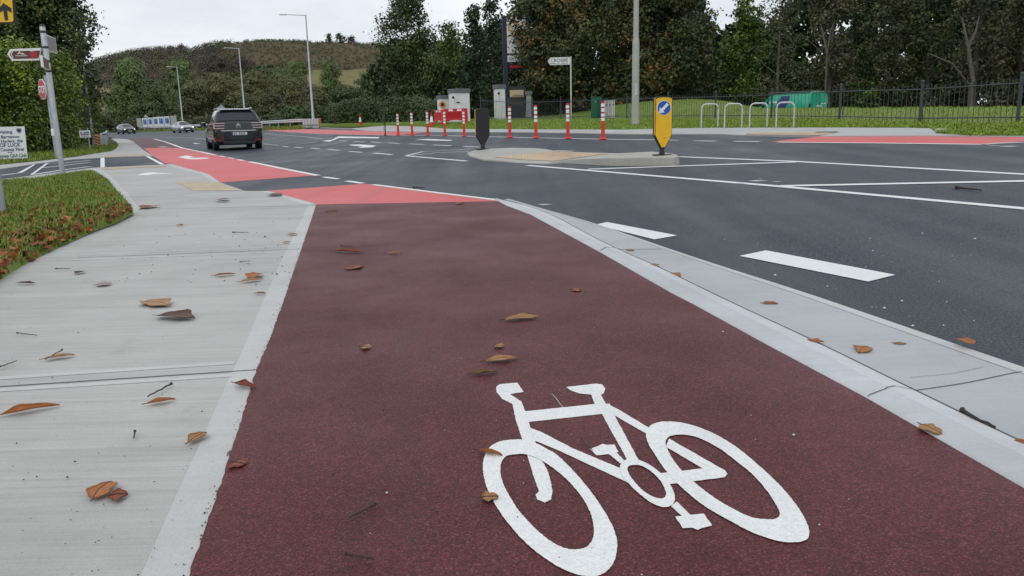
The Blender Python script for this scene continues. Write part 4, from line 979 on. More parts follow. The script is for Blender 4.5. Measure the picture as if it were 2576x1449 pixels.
def diamond(px, py, half, Y, label):
    c = at(px, py, Y); k_ = mpp(c); zb = base(c.x, c.y); t = thing('warning_sign', label, 'road sign', (c.x, c.y, zb), facecam(c), 'diamond road signs seen from behind'); h_ = c.z - zb; r_ = half * k_
    MB().prism([(r_, h_), (0, h_ + r_), (-r_, h_), (0, h_ - r_)], -.02, .02).build('plate', MT['steel'], t, bevel=.01); MB().lathe([(.04, -.1), (.04, h_ + r_ * .7)], 8, (0, -.06, 0)).build('pole', MT['steel2'], t); MB().box((0, -.03, h_), (r_ * 1.2, .02, .05)).build('bracket', MT['steel2'], t)
diamond(557, 274, 11, 100, 'back of a grey diamond road sign above the dark people carrier'); diamond(367, 293, 5.2, 175, 'small back of a diamond sign above the poster boards')

# ---- left: signs
P = hit(158, 437.5, base, .02); t = thing('finger_post', 'leaning steel post with a brown tourist finger sign and two edge-on signs', 'signpost', P, 0); k_ = mpp(P)
zt = at(105.5, 67, P.y).z - P.z; r_ = 6.4 * k_
MB().lathe([(r_, -.1), (r_, zt - .01), (r_ * .9, zt)], 18).build('pole', MT['steel'], t, True)
Zp = lambda py, px=115: at(px, py, P.y).z - P.z
Xp = lambda px, py: at(px, py, P.y).x - P.x
MB().lathe([(r_ * .95, zt), (r_ * 1.02, zt + .01), (r_ * .7, zt + .05)], 16).build('pole_cap', MT['black'], t)
yb_ = -r_ - .02
ol = [(109, 121.5), (32, 124.5), (25, 137), (37, 154), (104, 152.5)]
pl_ = [(Xp(*q), Zp(q[1], q[0])) for q in ol]
fgn = MB().prism(pl_, yb_ - .02, yb_ + .02).build('finger', MT['signwhite'], t, bevel=.004)
cx_ = sum(x for x, z in pl_) / 5; cz_ = sum(z for x, z in pl_) / 5
brn = [(108, 128), (37.5, 129.5), (30.5, 138), (40, 149), (103, 147.5)]
fb = MB().prism([(Xp(*q), Zp(q[1], q[0])) for q in brn], yb_ - .026, yb_ - .022).build('brown_panel', MT['brown'], fgn)
m = MB(); y2 = yb_ - .031
def pol(px): m.prism([(Xp(*q), Zp(q[1], q[0])) for q in px], y2, yb_ - .028)
pol([(38.5, 129.8), (34, 138.2), (40.5, 147), (42, 147), (36, 138), (40.5, 129.8)]); pol([(49, 138.6), (55, 132), (56, 128.8), (57, 132), (61, 135.8), (64, 133.6), (68, 136.6), (73, 138.6), (66, 137.6), (62, 137.6), (57, 135)])
m.build('pictogram', MT['signwhite'], fb); m = MB()
for k in range(11): pol([(46 + k * 2.75, 140.4), (48 + k * 2.75, 140.4), (48 + k * 2.75, 142.2), (46 + k * 2.75, 142.2)])
for k in range(5): pol([(82.5 + k * 2.2, 129.2), (84 + k * 2.2, 129.1), (84 + k * 2.2, 130.3), (82.5 + k * 2.2, 130.4)])
m.build('small_print', MT['signwhite'], fb); m = MB(); pol([(81.5, 131.5), (99, 130.4), (102, 147.3), (84.5, 148)]); pn = m.build('claret_panel', MT['claret'], fb); m = MB(); y2 -= .004
for k in range(3): pol([(86 + k * 4, 135 + k), (88.5 + k * 4, 134.5 + k), (89.5 + k * 4, 144), (87 + k * 4, 144.3)])
m.build('figure_print', MT['textred'], pn)
def edge_sign(z0, z1, L, rz, sx, label=None):
    mm = Matrix.Rotation(rz, 3, 'Z'); h_ = z1 - z0
    o = MB().box(mm @ Vector((sx * (L / 2 + r_), 0, 0)) + Vector((0, 0, (z0 + z1) / 2)), (L, .05, h_), mm).build('side_finger', MT['signwhite'], t, bevel=.01)
    MB().box(mm @ Vector((sx * (L / 2 + r_ - .02), -.03, 0)) + Vector((0, 0, (z0 + z1) / 2)), (L * .86, .012, h_ * .86), mm).box(mm @ Vector((sx * (L / 2 + r_ - .02), .03, 0)) + Vector((0, 0, (z0 + z1) / 2)), (L * .86, .012, h_ * .86), mm).build('side_face', MT['greyrender'] if sx > 0 else MT['brown'], o)
edge_sign(Zp(126, 125), Zp(84, 122), 1.0, R(107), 1); edge_sign(Zp(178, 112), Zp(150, 110), 1.1, R(114), -1)
for z in (Zp(80), Zp(119), Zp(154, 120), Zp(179, 123)): MB().lathe([(r_ * 1.12, z - .025), (r_ * 1.16, z), (r_ * 1.12, z + .025)], 16).build('clamp', MT['darksteel'], t)

P = hit(143, 398, base, .03); t = thing('stop_sign', 'red STOP sign on a thin steel pole beyond the side road', 'road sign', P, 0); k_ = mpp(P); zc = at(111.5, 225, P.y).z - P.z; zt = at(116, 190, P.y).z - P.z
MB().lathe([(3.6 * k_, -.1), (3.6 * k_, zt)], 12).build('pole', MT['steel'], t, True); MB().lathe([(4.6 * k_, .0), (4.6 * k_, .25)], 10, (0, 0, at(128, 333, P.y).z - P.z - .12)).build('band', MT['refl'], t)
r_ = 26 * k_; m = Matrix.Rotation(R(66), 4, 'Z'); ang = [R(22.5 + 45 * k) for k in range(8)]
def octo(r, y0, y1): return MB().prism([(r * math.cos(a), r * math.sin(a)) for a in ang], y0, y1)
def rot(mb_, mz, off): mb_.v = [tuple((mz @ Vector(v).to_4d()).to_3d() + Vector(off)) for v in mb_.v]; return mb_
off = (at(112.5, 225, P.y).x - P.x - .02, -.12, zc); rz_ = Matrix.Rotation(facecam(P) + R(-71), 4, 'Z')
pl_ = rot(octo(r_, -.01, .01), rz_, off).build('plate', MT['signwhite'], t); rot(octo(r_ * .93, -.016, -.012), rz_, off).build('red_face', MT['stopred'], pl_)
lt = lettering(pl_, [('STOP', 0, -r_ * .33, r_ * .92, .78, 'CENTER')], MT['signwhite'], 'lettering', -.022)
for v in lt.data.vertices: v.co = (rz_ @ v.co.to_4d()).to_3d() + Vector(off)

# club banner
P = at(54, 407, hit(54, 405).y); t = thing('banner_board', 'white club banner on the left verge wishing BEST OF LUCK in blue letters', 'banner', P, facecam(P) + R(2)); k_ = mpp(P)
q = Matrix.Rotation(t.rotation_euler.z, 3, 'Z').inverted()
def loc_(px, py): return q @ (at(px, py, P.y) - P)
Lb = -92 * k_; tr, br = loc_(57, 318), loc_(71.7, 398.5); H_ = tr.z - br.z; W_ = 150 * k_
tilt = math.atan2(br.x - tr.x, H_) * .0
bd_ = MB().prism([(br.x - .02, br.z), (tr.x + .06, tr.z), (tr.x - W_, tr.z - .0), (br.x - W_, br.z)], -.03, .0).build('board', MT['signwhite'], t)
xr = (tr.x + br.x) / 2; z_ = lambda py: loc_(60, py).z
dx = lambda px, py: loc_(px, py).x
L_ = [('Wishing', dx(30.5, 337), z_(334.5), H_ * .135, .9, 'RIGHT'), ('Glynn Barntown', dx(49, 347), z_(346.5), H_ * .125, 1.0, 'RIGHT'), ('Senior Hurlers  the', dx(57.5, 356), z_(357), H_ * .125, .95, 'RIGHT'), ('BEST OF LUCK', dx(51.5, 366), z_(368), H_ * .165, .82, 'RIGHT'), ('in the County Final', dx(60.5, 376), z_(378.5), H_ * .135, .92, 'RIGHT'), ('from', dx(30, 382), z_(383.5), H_ * .06, 1, 'RIGHT')]
lettering(bd_, L_, MT['text'], 'lettering', -.034); lettering(bd_, [('Glynn Barntown GAA Club', dx(67, 391), z_(394.5), H_ * .145, .72, 'RIGHT')], MT['cabgreen'], 'lettering', -.034)
cr_ = (dx(47.5, 327), z_(328)); MB().prism([(cr_[0] + x * 6.5 * k_, cr_[1] + z * 7.5 * k_) for x, z in ((-.9, .8), (.9, .8), (.9, 0), (.5, -.7), (0, -1), (-.5, -.7), (-.9, 0))], -.035, -.0325).build('crest', MT['posterback'], bd_)
MB().prism(circle(cr_[0], cr_[1], 4.2 * k_, 18), -.039, -.0365).prism(circle(cr_[0] + .03, cr_[1] + .03, 1.8 * k_, 12), -.043, -.0405).build('crest_device', MT['text'], bd_)
for x in (br.x - .25, br.x - W_ + .3): MB().box((x, .03, .55), (.07, .05, 1.4)).build('stake', MT['cream'], t)

P = hit(227, 378.5, base, .035); t = thing('notice_sign', 'small white notice with two dark lines of text in front of the left hedge', 'sign', P, facecam(P)); k_ = mpp(P); zc = 41 * k_
MB().lathe([(1.7 * k_, -.1), (1.7 * k_, 56 * k_)], 8, (0, .05, 0)).build('pole', MT['steel'], t)
pl_ = MB().box((-7 * k_, -.02, zc), (24.5 * k_, .03, 17 * k_)).build('plate', MT['signwhite'], t); m = MB()
for r2, (zz, pat) in enumerate(((3.6, '11011111'), (-1.2, '11111111'))):
    for k, ch in enumerate(pat):
        if ch == '1': m.box((-7 * k_ + (k - 3.5) * 2.5 * k_, -.04, zc + zz * k_), (1.9 * k_, .008, 3.2 * k_))
m.box((-7 * k_, -.04, zc - 5.6 * k_), (17 * k_, .008, .9 * k_)).build('text_rows', MT['text'], pl_)
P = hit(235, 365, base, .03); t = thing('lighting_column', 'grey lamp column rising into the leaves at the left hedge', 'pole', P); k_ = mpp(P)
MB().lathe([(4.4 * k_, -.2), (4.4 * k_, 40 * k_), (3.2 * k_, 190 * k_), (2.8 * k_, 330 * k_)], 12).build('shaft', MT['steel'], t, True)

# yellow detour sign at the left edge
P = hit(7, 536, base, .08); t = thing('detour_sign', 'yellow sign with black arrow pointing up on a grey pole at the left picture edge', 'road sign', P, 0); k_ = mpp(P); q0 = P
zt = at(-48, -60, P.y).z - P.z
MB().lathe([(9 * k_, -.1), (9 * k_, zt)], 16).build('pole', MT['steel'], t, True)
def L3(px, py): w_ = at(px, py, P.y - .12); return (w_.x - P.x, w_.z - P.z)
rz_ = 0
bx = [L3(40.5, 59), L3(33, -60), L3(-125, -58), L3(-118, 63)]; pl_ = MB().prism(bx, -.13, -.10).build('backing', MT['black'], t)
yl = [L3(36, 52), L3(33, 55.5), L3(-113, 59), L3(-121, -56), L3(29, -57)]; yf = MB().prism(yl, -.137, -.132).build('yellow_face', MT['yellow'], pl_)
ar = [(15, 51.5), (11, 26), (1, 32), (0, 22), (11.5, 8.5), (31, 21), (31, 32.5), (20, 26), (23, 51)]
MB().prism([L3(*a) for a in ar], -.143, -.139).build('arrow', MT['black'], yf); MB().prism([L3(*a) for a in [(-3, 2), (3, 3), (3.4, 7), (1, 8.5), (-4, 6)]], -.143, -.139).build('symbol', MT['black'], yf)
# ================================================================== VEHICLES
def loft(sections, mat, name, parent):
    # sections: (y, half profile [(x, z) ...] from bottom centre to top centre)
    m = MB(); n = len(sections[0][1]); N = 2 * n - 2; vs = []
    for y, pr in sections:
        full = list(pr) + [(-x, z) for x, z in pr[-2:0:-1]]
        vs += [(x, y, z) for x, z in full]
    fs = [(i * N + k, i * N + (k + 1) % N, (i + 1) * N + (k + 1) % N, (i + 1) * N + k) for i in range(len(sections) - 1) for k in range(N)]
    fs += [tuple(range(N)), tuple((len(sections) - 1) * N + k for k in range(N))[::-1]]
    m.add(vs, fs); return m.build(name, mat, parent, True)
def prof(w, zb, zm, zbelt, wb, wr, zr):
    return [(0, zb), (w * .86, zb), (w * .97, zb + .12), (w, zm), (w * .985, (zm + zbelt) / 2 + .04), (wb, zbelt), (wb + (wr - wb) * .5 + .015, zbelt + (zr - zbelt) * .5), (wr, zr - (zr - zbelt) * .12 - .02), (wr * .72, zr), (0, zr + .012)]
def wheels(t, ys, x, r, w=.21):
    for y in ys:
        for s in (-1, 1):
            m = MB(); N = 24; prf = [(r * .64, w / 2), (r * .93, w / 2), (r, w * .36), (r, -w * .36), (r * .93, -w / 2), (r * .64, -w / 2)]
            vs = [(s * x + dx, y + q * math.cos(2 * math.pi * k / N), r + q * math.sin(2 * math.pi * k / N)) for q, dx in prf for k in range(N)]
            m.add(vs, [(i * N + k, i * N + (k + 1) % N, (i + 1) * N + (k + 1) % N, (i + 1) * N + k) for i in range(5) for k in range(N)])
            wh = m.build('wheel', MT['tyre'], t, True); m = MB()
            for k in range(10):
                a = 2 * math.pi * k / 10; m.box((s * (x + w * .36), y + r * .33 * math.cos(a), r + r * .33 * math.sin(a)), (.03, r * .6, r * .14), Matrix.Rotation(a, 3, 'X'))
            m.tube([(s * (x + w * .2), y, r), (s * (x + w * .4), y, r)], r * .2, 12); m.tube([(s * (x - w * .1), y, r), (s * (x + w * .3), y, r)], r * .64, 24)
            m.build('rim', MT['rim'], wh)
            MB().tube([(s * (x - .1), y, r * 1.06), (s * (x + w * .36), y, r * 1.06)], r * 1.14, 24).build('wheel_arch', MT['black'], t)
def side_glass(t, secs, i0, i1, s, a=.1, b=.86, lo=0.0, hi=1.0, name='side_window'):
    m = MB(); P = []
    for (y, pr) in secs[i0:i1 + 1]:
        p, q, r_ = Vector((pr[5][0], y, pr[5][1])), Vector((pr[6][0], y, pr[6][1])), Vector((pr[7][0], y, pr[7][1]))
        P.append((p.lerp(q, a * 2), q, q.lerp(r_, (b - .5) * 2)))
    vs = [];
    for tri in P: vs += [Vector((v.x + .007, v.y, v.z)) for v in tri]
    vs = [Vector((s * v.x, v.y, v.z)) for v in vs]
    m.add(vs, [(3 * i + k, 3 * i + k + 1, 3 * (i + 1) + k + 1, 3 * (i + 1) + k) for i in range(len(P) - 1) for k in range(2)])
    return m.build(name, MT['glass'], t, True)
def end_glass(t, A, B, out, name, t0=.08, t1=.9, i0=6):
    # pane between two sections across the full width
    ya, pa = A; yb_, pb = B; m = MB(); row = lambda f: [Vector((s * (pa[i][0] * (1 - f) + pb[i][0] * f) * .97, ya + (yb_ - ya) * f, pa[i][1] * (1 - f) + pb[i][1] * f)) for s, i in ((1, i0), (1, 7), (1, 8), (1, 9), (-1, 8), (-1, 7), (-1, i0))]
    a, b = row(t0), row(t1); o = Vector(out)
    m.add([p + o for p in a + b], [(k, k + 1, 8 + k, 7 + k) for k in range(6)]); return m.build(name, MT['glass'], t, True)
# ---- dark people carrier seen from behind
P = hit(588, 374); head = R(24.8)
mpv = thing('people_carrier', 'dark grey people carrier driving away with its tail lights towards us', 'car', P, head)
secs = [(-2.30, prof(.80, .34, .55, 1.02, .80, .70, 1.06)), (-2.24, prof(.87, .27, .55, 1.08, .84, .76, 1.12)), (-2.12, prof(.905, .24, .55, 1.09, .86, .72, 1.36)), (-1.98, prof(.915, .22, .55, 1.09, .87, .685, 1.60)), (-1.80, prof(.915, .22, .55, 1.09, .87, .675, 1.64)), (-.9, prof(.915, .2, .55, 1.07, .87, .685, 1.67)), (.2, prof(.915, .2, .55, 1.04, .87, .68, 1.65)), (.75, prof(.915, .2, .55, 1.02, .86, .66, 1.56)), (1.55, prof(.91, .2, .55, .97, .82, .70, 1.04)), (2.05, prof(.85, .22, .5, .86, .74, .6, .90)), (2.30, prof(.66, .26, .45, .72, .58, .45, .74))]
body = loft(secs, MT['carblack'], 'body', mpv)
end_glass(mpv, (-2.245, prof(.87, .27, .55, 1.08, .84, .80, 1.12)), secs[3], (0, -.014, .006), 'rear_window', .10, .93, 7)
end_glass(mpv, secs[8], secs[7], (0, .012, .01), 'windscreen', .06, .95, 7)
for s in (-1, 1):
    side_glass(mpv, secs, 3, 4, s); side_glass(mpv, secs, 4, 5, s); side_glass(mpv, secs, 5, 7, s)
    MB().tube([(s * .60, -1.85, 1.64), (s * .60, -1.7, 1.675), (s * .60, .1, 1.675), (s * .60, .3, 1.645)], .022, 6).build('roof_rail', MT['chrome'], mpv, True)
    MB().lathe([(.02, -.09), (.1, -.06), (.12, .0), (.1, .08), (.02, .1)], 10, (s * 1.03, .72, 1.05)).build('wing_mirror', MT['carblack'], mpv, True)
    # C-shaped tail lamps
    xs_ = lambda a, b: sorted((s * a, s * b))
    m = MB()
    for x0, x1, z0, z1 in ((.48, .86, 1.055, 1.085), (.50, .87, .96, .99), (.52, .88, .86, .89)):
        m.box((s * (x0 + x1) / 2, -2.29, (z0 + z1) / 2), (x1 - x0, .06, z1 - z0))
    m.box((s * .875, -2.255, .97), (.035, .12, .24)); lamp_ = m.build('tail_light', MT['lens'], mpv, bevel=.006)
    MB().box((s * .70, -2.27, .97), (.37, .05, .22)).build('lamp_body', MT['tail'], lamp_)
    MB().prism([(s * .52, .36), (s * .80, .36), (s * .84, .46), (s * .56, .41)], -2.335, -2.27).build('rear_reflector', MT['tail'], mpv)
    MB().tube([(s * .918, -1.5, 1.05), (s * .918, .6, 1.01)], .012, 6).build('waist_trim', MT['chrome'], mpv)
    for y in (-.75, .35): MB().box((s * .925, y, .88), (.02, .16, .03)).build('door_handle', MT['carblack'], mpv)
MB().box((0, -2.315, .775), (1.28, .03, .035)).build('chrome_strip', MT['chrome'], mpv, bevel=.008)
MB().box((0, -2.31, .655), (.9, .02, .17)).build('plate_recess', MT['black'], mpv)
pl_ = MB().box((.02, -2.325, .66), (.56, .014, .115)).build('number_plate', MT['plate'], mpv); MB().box((-.24, -2.334, .66), (.045, .008, .1)).build('plate_band', MT['blue'], pl_)
m = MB()
for k in range(7):
    if k not in (2,): m.box((-.17 + k * .062, -2.334, .66), (.036, .006, .07))
m.build('plate_characters', MT['textgrey'], pl_)
m = MB()
for dz in (0, .055): m.prism([(-.075, .93 + dz), (0, .99 + dz), (.075, .93 + dz), (.075, .955 + dz), (0, 1.018 + dz), (-.075, .955 + dz)], -2.325, -2.30)
m.build('emblem', MT['chrome'], mpv); m = MB()
for k in range(6): m.box((-.085 + k * .034, -2.31, .885), (.024, .01, .02))
m.build('script', MT['rim'], mpv)
MB().prism([(-.84, .52), (-.6, .5), (-.52, .42), (.52, .42), (.6, .5), (.84, .52), (.84, .56), (.5, .47), (-.5, .47), (-.84, .56)], -2.33, -2.25).build('bumper_crease', MT['black'], mpv, bevel=.01)
MB().box((0, -2.2, .3), (1.2, .25, .14)).build('rear_valance', MT['black'], mpv, bevel=.03)
MB().tube([(.02, -2.16, 1.28), (.38, -2.14, 1.30)], .014, 6).tube([(.02, -2.17, 1.26), (.06, -2.2, 1.2)], .03, 6).build('rear_wiper', MT['black'], mpv)
MB().tube([(0, -1.2, 1.68), (0, -1.38, 1.80)], .012, 5).build('aerial', MT['black'], mpv)
MB().box((0, -2.02, 1.60), (1.22, .2, .03)).build('roof_spoiler', MT['carblack'], mpv, bevel=.015)
wheels(mpv, (-1.42, 1.4), .80, .335)
sill = MB().box((0, 0, .26), (1.5, 3.6, .12)).build('underbody', MT['black'], mpv)
k_ = 112 * mpp(P) / 1.83; mpv.scale = (k_, k_, k_ * .95)

# ---- two oncoming cars on the bend
def saloon(name, label, P, rz, paint, lit, estate, scale, group=None):
    t = thing(name, label, 'car', P, rz, group); zr = 1.47
    if estate: se = [(2.2, prof(.66, .26, .45, .68, .58, .45, .71)), (1.98, prof(.83, .2, .48, .80, .72, .60, .83)), (1.25, prof(.89, .18, .5, .94, .78, .70, .99)), (.5, prof(.9, .18, .5, .96, .82, .60, 1.38)), (.05, prof(.9, .18, .5, .97, .82, .62, zr)), (-1.1, prof(.9, .18, .5, 1.0, .82, .62, zr - .03)), (-1.85, prof(.88, .22, .55, 1.02, .8, .6, 1.3)), (-2.15, prof(.82, .28, .55, 1.0, .76, .66, 1.02))]
    else: se = [(2.35, prof(.62, .26, .45, .66, .56, .45, .68)), (2.12, prof(.83, .2, .48, .76, .74, .62, .80)), (1.2, prof(.9, .17, .5, .90, .78, .70, .95)), (.35, prof(.91, .17, .5, .93, .82, .57, 1.36)), (-.2, prof(.91, .17, .5, .94, .82, .58, 1.42)), (-1.0, prof(.91, .17, .5, .95, .82, .57, 1.38)), (-1.75, prof(.9, .2, .5, .96, .8, .66, 1.04)), (-2.3, prof(.8, .3, .55, .94, .7, .6, .96))]
    loft(se, MT[paint], 'body', t); end_glass(t, se[2], se[3], (0, .012, .01), 'windscreen', .05, .96, 7)
    for s in (-1, 1):
        side_glass(t, se, 3, 5, s)
        y = se[1][0] + .06; MB().lathe([(.03, -.06), (.13, -.03), (.15, .0), (.12, .06), (.02, .08)], 12, (s * .62, y, .66)).build('headlight', MT['headlamp'] if lit else MT['refl'], t, True)
        MB().lathe([(.02, -.07), (.09, -.04), (.1, .0), (.08, .06), (.02, .08)], 8, (s * .98, .62, .98)).build('wing_mirror', MT[paint], t, True)
    y = se[0][0]; MB().box((0, y - .04, .50), (1.0, .16, .20)).build('grille', MT['black'], t, bevel=.04); MB().box((0, y - .02, .30), (1.3, .14, .12)).build('lower_intake', MT['black'], t, bevel=.03)
    MB().box((0, y + .055, .42), (.52, .015, .11)).build('number_plate', MT['plate'], t); MB().lathe([(.06, -.02), (.06, .02)], 12, (0, y - .0, .64)).build('badge', MT['chrome'], t)
    wheels(t, (-1.35, 1.42), .79, .32); MB().box((0, 0, .24), (1.5, 3.5, .12)).build('underbody', MT['black'], t); t.scale = (scale,) * 3; return t
P = hit(461, 333.6); k_ = 27.5 * mpp(P) / 1.42; saloon('car', 'silver car with lit headlights coming round the bend', P, R(180) + facecam(P) + R(15), 'carsilver', True, False, k_, 'oncoming cars on the bend')
P = hit(318, 336.8); k_ = 24.5 * mpp(P) / 1.47; saloon('car', 'dark car with a pale reflecting bonnet at the far left of the bend', P, R(180) + facecam(P) + R(14), 'cardark', True, True, k_, 'oncoming cars on the bend')

# ---- green van beyond the mound
Y = 56; c = at(1984, 272, Y); P = Vector((c.x, c.y, at(1984, 233, Y).z - 1.96)); van = thing('van', 'bright green delivery van with a navy band parked behind the grass mound', 'van', P, facecam(P) + R(50))
se = [(-2.45, prof(.93, .35, .6, 1.05, .93, .80, 1.90)), (-2.38, prof(.95, .3, .6, 1.05, .95, .84, 1.94)), (-1.0, prof(.95, .28, .6, 1.05, .95, .83, 1.96)), (.7, prof(.95, .28, .6, 1.04, .94, .80, 1.93)), (1.0, prof(.95, .28, .6, 1.03, .93, .78, 1.86)), (1.72, prof(.94, .28, .6, 1.0, .88, .76, 1.20)), (2.2, prof(.88, .28, .55, .92, .8, .68, .98)), (2.45, prof(.7, .3, .5, .75, .62, .5, .78))]
loft(se, MT['vangreen'], 'body', van); end_glass(van, se[5], se[4], (0, .012, .012), 'windscreen', .08, .95, 7)
for s in (-1, 1):
    side_glass(van, se, 4, 5, s, .1, .8); MB().prism([(0, 0), (0, 0), (0, 0)], 0, 0) if False else None
    m = MB(); q = [(-.35, .62), (.55, .62), (.75, 1.05), (.45, 1.5), (-.05, 1.5), (-.2, 1.1)]
    def onside(y, z):
        pr = [p for y_, p in se if abs(y_ + 1.0) < .01][0]; pts = pr[3:8]
        for a, b in zip(pts[:-1], pts[1:]):
            if a[1] <= z <= b[1]: return a[0] + (b[0] - a[0]) * (z - a[1]) / (b[1] - a[1])
        return pts[-1][0]
    rows_ = []
    for z in (.55, .8, 1.05, 1.25, 1.5, 1.72): rows_.append([(s * (onside(0, z) + .012), -.55 + .25 * math.sin(z * 3), z), (s * (onside(0, z) + .012), .1 + .3 * math.sin(z * 2.2), z)])
    m.add([p for r_ in rows_ for p in r_], [(2 * i, 2 * i + 1, 2 * i + 3, 2 * i + 2) for i in range(5)]); m.build('navy_band', MT['vanblue'], van)
    MB().box((s * (onside(0, 1.3) + .02), 1.0 - .45, 1.33), (.02, .6, .12)).build('white_mark', MT['signwhite'], van)
    MB().box((s * .88, -2.44, 1.0), (.14, .06, .34)).build('tail_light', MT['tail'], van, bevel=.01); MB().box((s * .88, -2.46, .84), (.12, .05, .1)).build('indicator', MT['chev'], van)
    MB().box((s * 1.02, 1.35, 1.08), (.16, .1, .2)).build('wing_mirror', MT['black'], van, bevel=.03)
MB().box((0, -2.47, 1.0), (.5, .02, .1)).build('number_plate', MT['plate'], van); m = MB()
for k in range(5): m.box((.28 + k * .09, -2.46, 1.16), (.06, .02, .06))
m.build('white_mark', MT['signwhite'], van); MB().box((0, -2.455, 1.25), (.015, .02, 1.2)).build('door_gap', MT['black'], van); MB().box((0, -2.5, .42), (1.8, .12, .16)).build('bumper', MT['black'], van, bevel=.03)
MB().box((0, -.6, 1.972), (1.5, 3.4, .02)).build('roof', MT['carwhite'], van, bevel=.008)
wheels(van, (-1.5, 1.55), .83, .34)

# ================================================================== VEGETATION
LM = dict(
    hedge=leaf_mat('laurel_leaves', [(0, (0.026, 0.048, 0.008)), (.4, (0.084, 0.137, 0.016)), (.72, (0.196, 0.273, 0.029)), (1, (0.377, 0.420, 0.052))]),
    dark=leaf_mat('dark_broadleaf', [(0, (0.017, 0.029, 0.010)), (.5, (0.048, 0.077, 0.021)), (.85, (0.098, 0.130, 0.034)), (1, (0.186, 0.191, 0.054))]),
    maple=leaf_mat('maple_leaves', [(0, (0.021, 0.031, 0.010)), (.42, (0.055, 0.073, 0.025)), (.70, (0.094, 0.094, 0.031)), (.90, (0.161, 0.097, 0.032)), (1, (0.299, 0.130, 0.040))]),
    rust=leaf_mat('rusty_leaves', [(0, (0.025, 0.032, 0.012)), (.4, (0.060, 0.068, 0.029)), (.75, (0.099, 0.092, 0.040)), (1, (0.149, 0.106, 0.048))]),
    pine=leaf_mat('pine_needles', [(0, (0.015, 0.027, 0.016)), (.6, (0.041, 0.072, 0.036)), (1, (0.093, 0.132, 0.056))]),
    green=leaf_mat('green_leaves', [(0, (0.029, 0.057, 0.012)), (.5, (0.085, 0.152, 0.026)), (.85, (0.170, 0.253, 0.040)), (1, (0.284, 0.336, 0.056))]),
    birch=leaf_mat('birch_leaves', [(0, (0.039, 0.045, 0.026)), (.5, (0.100, 0.103, 0.052)), (.85, (0.186, 0.168, 0.075)), (1, (0.284, 0.224, 0.106))]),
    olive=leaf_mat('olive_brown_leaves', [(0, (0.025, 0.034, 0.011)), (.5, (0.067, 0.078, 0.029)), (.85, (0.103, 0.099, 0.040)), (1, (0.149, 0.118, 0.050))]),
    far=leaf_mat('distant_green', [(0, (0.067, 0.109, 0.041)), (.5, (0.125, 0.183, 0.059)), (1, (0.202, 0.247, 0.082))], .7),
    farbrown=leaf_mat('distant_scrub', [(0, (0.065, 0.076, 0.034)), (.4, (0.110, 0.118, 0.050)), (.75, (0.143, 0.136, 0.060)), (1, (0.196, 0.159, 0.067))], .7),
    farpurple=leaf_mat('distant_bare_wood', [(0, (.055, .046, .040)), (.6, (.095, .075, .062)), (1, (.12, .10, .075))], .7),
    gorse=leaf_mat('gorse_green', [(0, (0.035, 0.060, 0.026)), (.6, (0.066, 0.104, 0.038)), (1, (0.126, 0.151, 0.054))], .7),
    grass=leaf_mat('grass_blades', [(0, (0.062, 0.098, 0.014)), (.5, (0.167, 0.244, 0.034)), (.85, (0.274, 0.323, 0.060)), (1, (0.430, 0.352, 0.119))], .6),
    vgrass=leaf_mat('verge_blades', [(0, (0.074, 0.120, 0.013)), (.5, (0.186, 0.290, 0.029)), (.9, (0.322, 0.418, 0.055)), (1, (0.471, 0.441, 0.104))], .6),
    litter=leaf_mat('leaf_litter', [(0, (0.057, 0.016, 0.009)), (.4, (0.196, 0.046, 0.018)), (.75, (0.368, 0.098, 0.031)), (1, (0.483, 0.218, 0.066))], .55))
def crown_mesh(name, blobs, per, size, mat, parent, clump=.35, gain=1.0, droop=0.0, bias=.45):
    V, T = [], []
    zmin = min(c[2] - r[2] for c, r in blobs); zmax = max(c[2] + r[2] for c, r in blobs)
    for c, r in blobs:
        n = max(20, int(per * (r[0] * r[1] * r[2]) ** (2 / 3)))
        k = max(4, n // 26); cc = ball_points(c, r, k, .45); ct = rng.normal(0, .16, k)
        idx = rng.integers(0, k, n); P = cc[idx] + rng.normal(0, clump * .5, (n, 3)) * np.array((1, 1, .75))
        P[:, 2] -= np.abs(rng.normal(0, droop, n)) if droop else 0
        Nn = P - np.array(c); Nn /= np.linalg.norm(Nn, axis=1)[:, None] + 1e-6; V.append(leaves_at(P, size, N=Nn, bias=bias)); T.append(np.clip(.42 * gain + ct[idx] + rng.normal(0, .2, n) + rng.normal(0, .10), 0, 1))
    return quads(name, np.concatenate(V), np.concatenate(T), mat, parent)
def blobset(seed, H, hw, z0, nb, taper_=.75, ry=.85, fat=1.0):
    r_ = random.Random(seed); out = []
    for k in range(nb):
        f = (k + r_.random()) / nb; z = z0 + (H - z0) * f
        prof_ = math.sin(math.pi * min(1, .18 + .82 * f) ** taper_) ** .7 if f < 1 else .2
        rad = hw * max(.18, prof_); a = r_.random() * 6.283; d = rad * r_.uniform(.25, .85)
        s = hw * r_.uniform(.26, .46) * fat
        out.append(((d * math.cos(a), d * math.sin(a) * ry, z), (s, s * .9, s * r_.uniform(.6, .85))))
    return out
def limbs(m, seed, H, r0, n=5, lean=0.0, spread=.25):
    r_ = random.Random(seed); top = Vector((lean * H, 0, H * .8))
    m.tube([(0, 0, -.3), (lean * H * .3, .05, H * .3), top * .7, top], [r0, r0 * .8, r0 * .5, r0 * .15], 8)
    for k in range(n):
        z = H * r_.uniform(.2, .6); a = r_.random() * 6.28; L = H * spread * r_.uniform(.6, 1.1); s = Vector((lean * z, 0, z))
        m.tube([s, s + Vector((math.cos(a) * L * .5, math.sin(a) * L * .5, L * .4)), s + Vector((math.cos(a) * L, math.sin(a) * L, L * .85))], [r0 * .4, r0 * .25, r0 * .08], 6)
